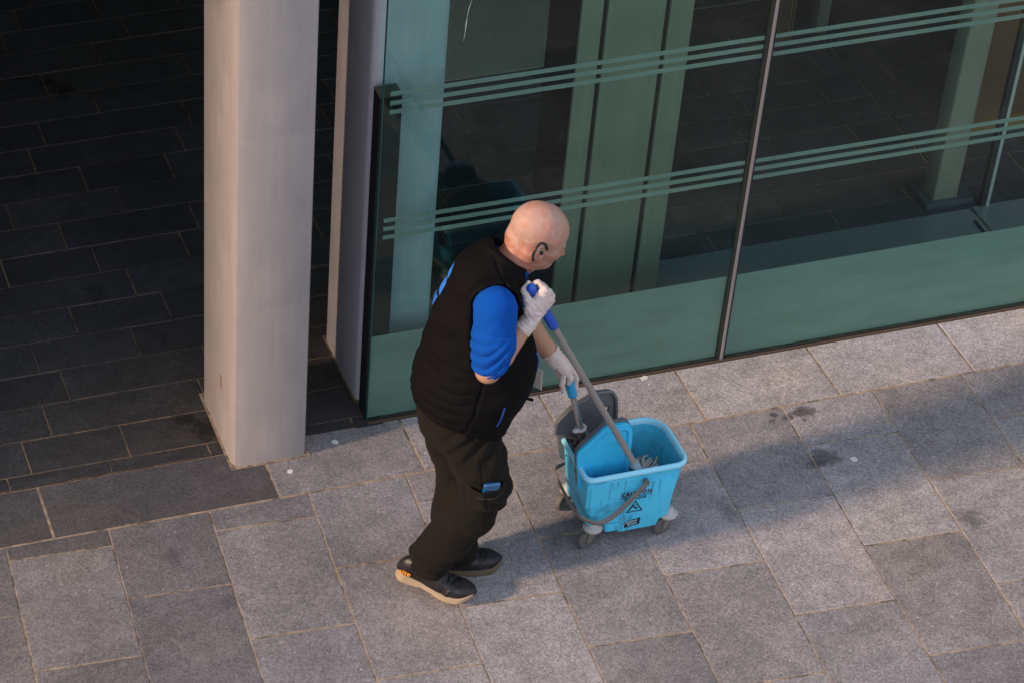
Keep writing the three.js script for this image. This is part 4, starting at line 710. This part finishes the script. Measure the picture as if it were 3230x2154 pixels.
// wringer: two tall shaped plates, press between them, chromed lever with blue grip
const wringer = thing('mop_wringer', 'press wringer with grey and blue plates and steel lever, hooked into the bucket', 'wringer', [0.61, 0.30, 0.80]);
{
  const o = [0.61, 0.30, 0.80];
  const plate = (pts, r, depth, z, hole) => { const s = new THREE.Shape(); const n = pts.length; for (let i = 0; i < n; i++) { const p = pts[i], a = pts[(i + n - 1) % n], b = pts[(i + 1) % n], va = new THREE.Vector2(a[0] - p[0], a[1] - p[1]), vb = new THREE.Vector2(b[0] - p[0], b[1] - p[1]), q = Math.min(r, va.length() * 0.45, vb.length() * 0.45); va.setLength(q); vb.setLength(q); i ? s.lineTo(p[0] + va.x, p[1] + va.y) : s.moveTo(p[0] + va.x, p[1] + va.y); s.quadraticCurveTo(p[0], p[1], p[0] + vb.x, p[1] + vb.y); } s.closePath(); if (hole) s.holes.push(new THREE.Path(hole.map((p) => new THREE.Vector2(...p)))); const g = new THREE.ExtrudeGeometry(s, { depth, bevelEnabled: true, bevelSize: 0.0025, bevelThickness: 0.0025, bevelSegments: 2, curveSegments: 6 }); return toCreasedNormals(g, 0.6).translate(-o[0], -o[1], z - o[2]); };
  const blueP = [[0.502, 0.468], [0.575, 0.540], [0.606, 0.574], [0.692, 0.574], [0.713, 0.535], [0.722, 0.250], [0.560, 0.250], [0.545, 0.290], [0.525, 0.290]].map(([x, y]) => [x + 0.015, y - 0.028]);
  const front = M('front_plate', plate(blueP, 0.022, 0.010, 0.870, [[0.676, 0.450], [0.676, 0.487], [0.689, 0.487], [0.689, 0.450]]), bluePlastic, wringer, 'light blue wringer plate on the near side');
  const bead = [[0.519, 0.455], [0.588, 0.522], [0.614, 0.552], [0.683, 0.553], [0.698, 0.525], [0.706, 0.33]].map(([x, y]) => V3(x + 0.015 - o[0], y - 0.028 - o[1], 0.8835 - o[2]));
  M('raised_bead', new THREE.TubeGeometry(new THREE.CatmullRomCurve3(bead, false, 'catmullrom', 0.2), 40, 0.0045, 8), bluePlastic, front);
  // grey liner behind the blue plate shows as its top edge
  M('liner', plate(blueP.map(([x, y]) => [x + 0.002, y + (y > 0.4 ? 0.003 : 0)]), 0.022, 0.014, 0.848), greyPlastic, wringer);
  const greyP = [[0.500, 0.455], [0.560, 0.522], [0.610, 0.545], [0.640, 0.567], [0.712, 0.562], [0.735, 0.510], [0.748, 0.300], [0.560, 0.255], [0.532, 0.270]];
  M('back_plate', plate(greyP, 0.030, 0.012, 0.694, [[0.694, 0.440], [0.694, 0.490], [0.708, 0.490], [0.708, 0.440]]), greyPlastic, wringer, 'tall dark grey plate on the far side');
  // flange round the grey plate
  M('flange', tube([[0.500, 0.400], [0.503, 0.458], [0.562, 0.524], [0.612, 0.548], [0.642, 0.568], [0.705, 0.565], [0.731, 0.520], [0.746, 0.36]].map(([x, y]) => [x - o[0], y - o[1], 0.712 - o[2]]), 0.0075, 50, 8, false, 0.2), greyPlastic, wringer);
  // end wall, press jaw, hooks
  M('end_wall', rbox(0.552 - o[0], 0.562 - o[0], 0.25 - o[1], 0.36 - o[1], 0.708 - o[2], 0.842 - o[2], 0.003, 2), greyPlastic, wringer);
  M('press_jaw', rbox(0.60 - o[0], 0.625 - o[0], 0.24 - o[1], 0.40 - o[1], 0.712 - o[2], 0.842 - o[2], 0.005, 2), greyPlastic, wringer);
  for (const z of [0.735, 0.825]) M('gear_arm', rod([0.548 - o[0], 0.30 - o[1], z - o[2]], [0.592 - o[0], 0.405 - o[1], z - o[2]], 0.010, 0.008), std(0.06, 0.062, 0.065, 0.5), wringer);
  M('cross_shaft', rod([0.585 - o[0], 0.395 - o[1], 0.700 - o[2]], [0.585 - o[0], 0.395 - o[1], 0.855 - o[2]], 0.009), std(0.07, 0.07, 0.072, 0.45), wringer);
  const P0 = [0.590, 0.380, 0.792], P1 = [0.5135, 0.648, 0.792], P2 = [0.4845, 0.752, 0.792], S = (p) => [p[0] - o[0], p[1] - o[1], p[2] - o[2]];
  const lever = M('lever', rod(S([0.569, 0.452, 0.792]), S(P1), 0.0115, 0.0115), steel, wringer);
  M('lever_socket', rod(S(P0), S([0.563, 0.474, 0.792]), 0.016, 0.0145), std(0.10, 0.10, 0.10, 0.45, 0.3), wringer);
  M('clamp', new THREE.TorusGeometry(0.0175, 0.0065, 8, 20).rotateX(Math.PI / 2).rotateZ(0.28).translate(...S([0.560, 0.484, 0.792])), palePlastic, wringer);
  M('clamp_knob', new THREE.SphereGeometry(0.012, 12, 9).scale(1.3, 0.8, 1).translate(...S([0.537, 0.486, 0.804])), palePlastic, wringer);
  M('grip', new THREE.LatheGeometry([[0, 0], [0.0155, 0], [0.0175, 0.006], [0.0178, 0.05], [0.0165, 0.105], [0.012, 0.112], [0, 0.114]].map((p) => new THREE.Vector2(...p)), 24).applyQuaternion(new THREE.Quaternion().setFromUnitVectors(V3(0, 1, 0), V3(P2[0] - P1[0], P2[1] - P1[1], 0).normalize())).translate(...S(P1)), phy(0.015, 0.30, 0.62, 0.45), lever);
}
// mop
{
  const t = thing('mop', 'mop with grey metal handle and blue grip standing in the bucket', 'mop', [MOPB.x, MOPB.y, MOPB.z]);
  const A = MOPA.clone().sub(MOPB), d = A.clone().normalize(), len = A.length(), q = new THREE.Quaternion().setFromUnitVectors(V3(0, 1, 0), d), put = (g) => g.applyQuaternion(q);
  M('handle', put(new THREE.CylinderGeometry(0.0125, 0.0125, len - 0.24, 24).translate(0, (len - 0.24) / 2 + 0.02, 0)), std(0.36, 0.34, 0.325, 0.42, 0.55), t);
  M('grip', put(new THREE.LatheGeometry([[0, len - 0.245], [0.0165, len - 0.245], [0.0178, len - 0.235], [0.0172, len - 0.13], [0.0158, len - 0.02], [0.0175, len - 0.006], [0.0155, len + 0.004], [0.008, len + 0.0085], [0, len + 0.009]].map((p) => new THREE.Vector2(...p)), 28)), phy(0.006, 0.075, 0.46, 0.42), t);
  M('socket', put(new THREE.LatheGeometry([[0, -0.02], [0.030, -0.02], [0.026, 0.01], [0.0165, 0.05], [0.0165, 0.10], [0.0126, 0.105]].map((p) => new THREE.Vector2(...p)), 24)), std(0.17, 0.30, 0.36, 0.5), t);
  const R = rand(5), strands = [];
  for (let i = 0; i < 170; i++) { const a = R() * Math.PI * 2, e = 0.03 + R() * 0.05, lift = 0.03 + 0.05 * R(), pts = []; for (let k = 0; k <= 6; k++) { const q = k / 6, rr = 0.008 + e * Math.sin(Math.min(1, q * 1.5) * Math.PI / 2); pts.push([0.050 * Math.min(1, q * 2) + Math.cos(a + (R() - 0.5) * 0.5) * rr * 0.8, -0.01 + lift * Math.sin(q * 2.2) * 0.4 - q * q * 0.16, Math.max(-0.2, Math.min(0.008, -0.075 * Math.min(1, q * 1.8) + Math.sin(a + (R() - 0.5) * 0.5) * rr))]); } strands.push(tube(pts, 0.0022 + R() * 0.0012, 12, 5)); }
  const s = M('mop_head', mergeGeometries(strands), std(0.33, 0.36, 0.36, 0.9), t, 'wet grey cotton mop strands'); s.userData.kind = 'stuff';
}
// chewing gum trodden flat on the paving
{
  const gum = std(0.62, 0.60, 0.56, 0.7), R = rand(31);
  const list = [[-0.163, 0.094, 0.011, 'pale gum spot on the border slab between pillar and glass'], [-0.386, 0.218, 0.0095, 'pale gum spot on the border slab in front of the pillar'], [1.784, 0.73, 0.012, 'ragged white gum smear in the man\'s shadow beside the dark oil stain'], [1.18, 0.040, 0.012, 'white gum spot by the foot of the glass, left of the mullion']];
  for (const [x, z, r, label] of list) {
    const t = thing('gum_spot', label, 'gum', [x, 0.0012, z], 'gum spots on the paving'), s = new THREE.Shape(), ph = R() * 6, n = 18;
    for (let i = 0; i <= n; i++) { const a = i / n * Math.PI * 2, k = r * (1 + 0.18 * Math.sin(a * 2 + ph) + 0.12 * Math.sin(a * 5 + ph * 2)); i ? s.lineTo(Math.cos(a) * k * 1.3, Math.sin(a) * k) : s.moveTo(Math.cos(a) * k * 1.3, Math.sin(a) * k); }
    M('blob', new THREE.ExtrudeGeometry(s, { depth: 0.0008, bevelEnabled: true, bevelSize: 0.001, bevelThickness: 0.0006, bevelSegments: 1 }).rotateX(-Math.PI / 2), gum, t);
  }
}
renderer.setSize(1024, 682);
shade(scene);
renderer.render(scene, camera);
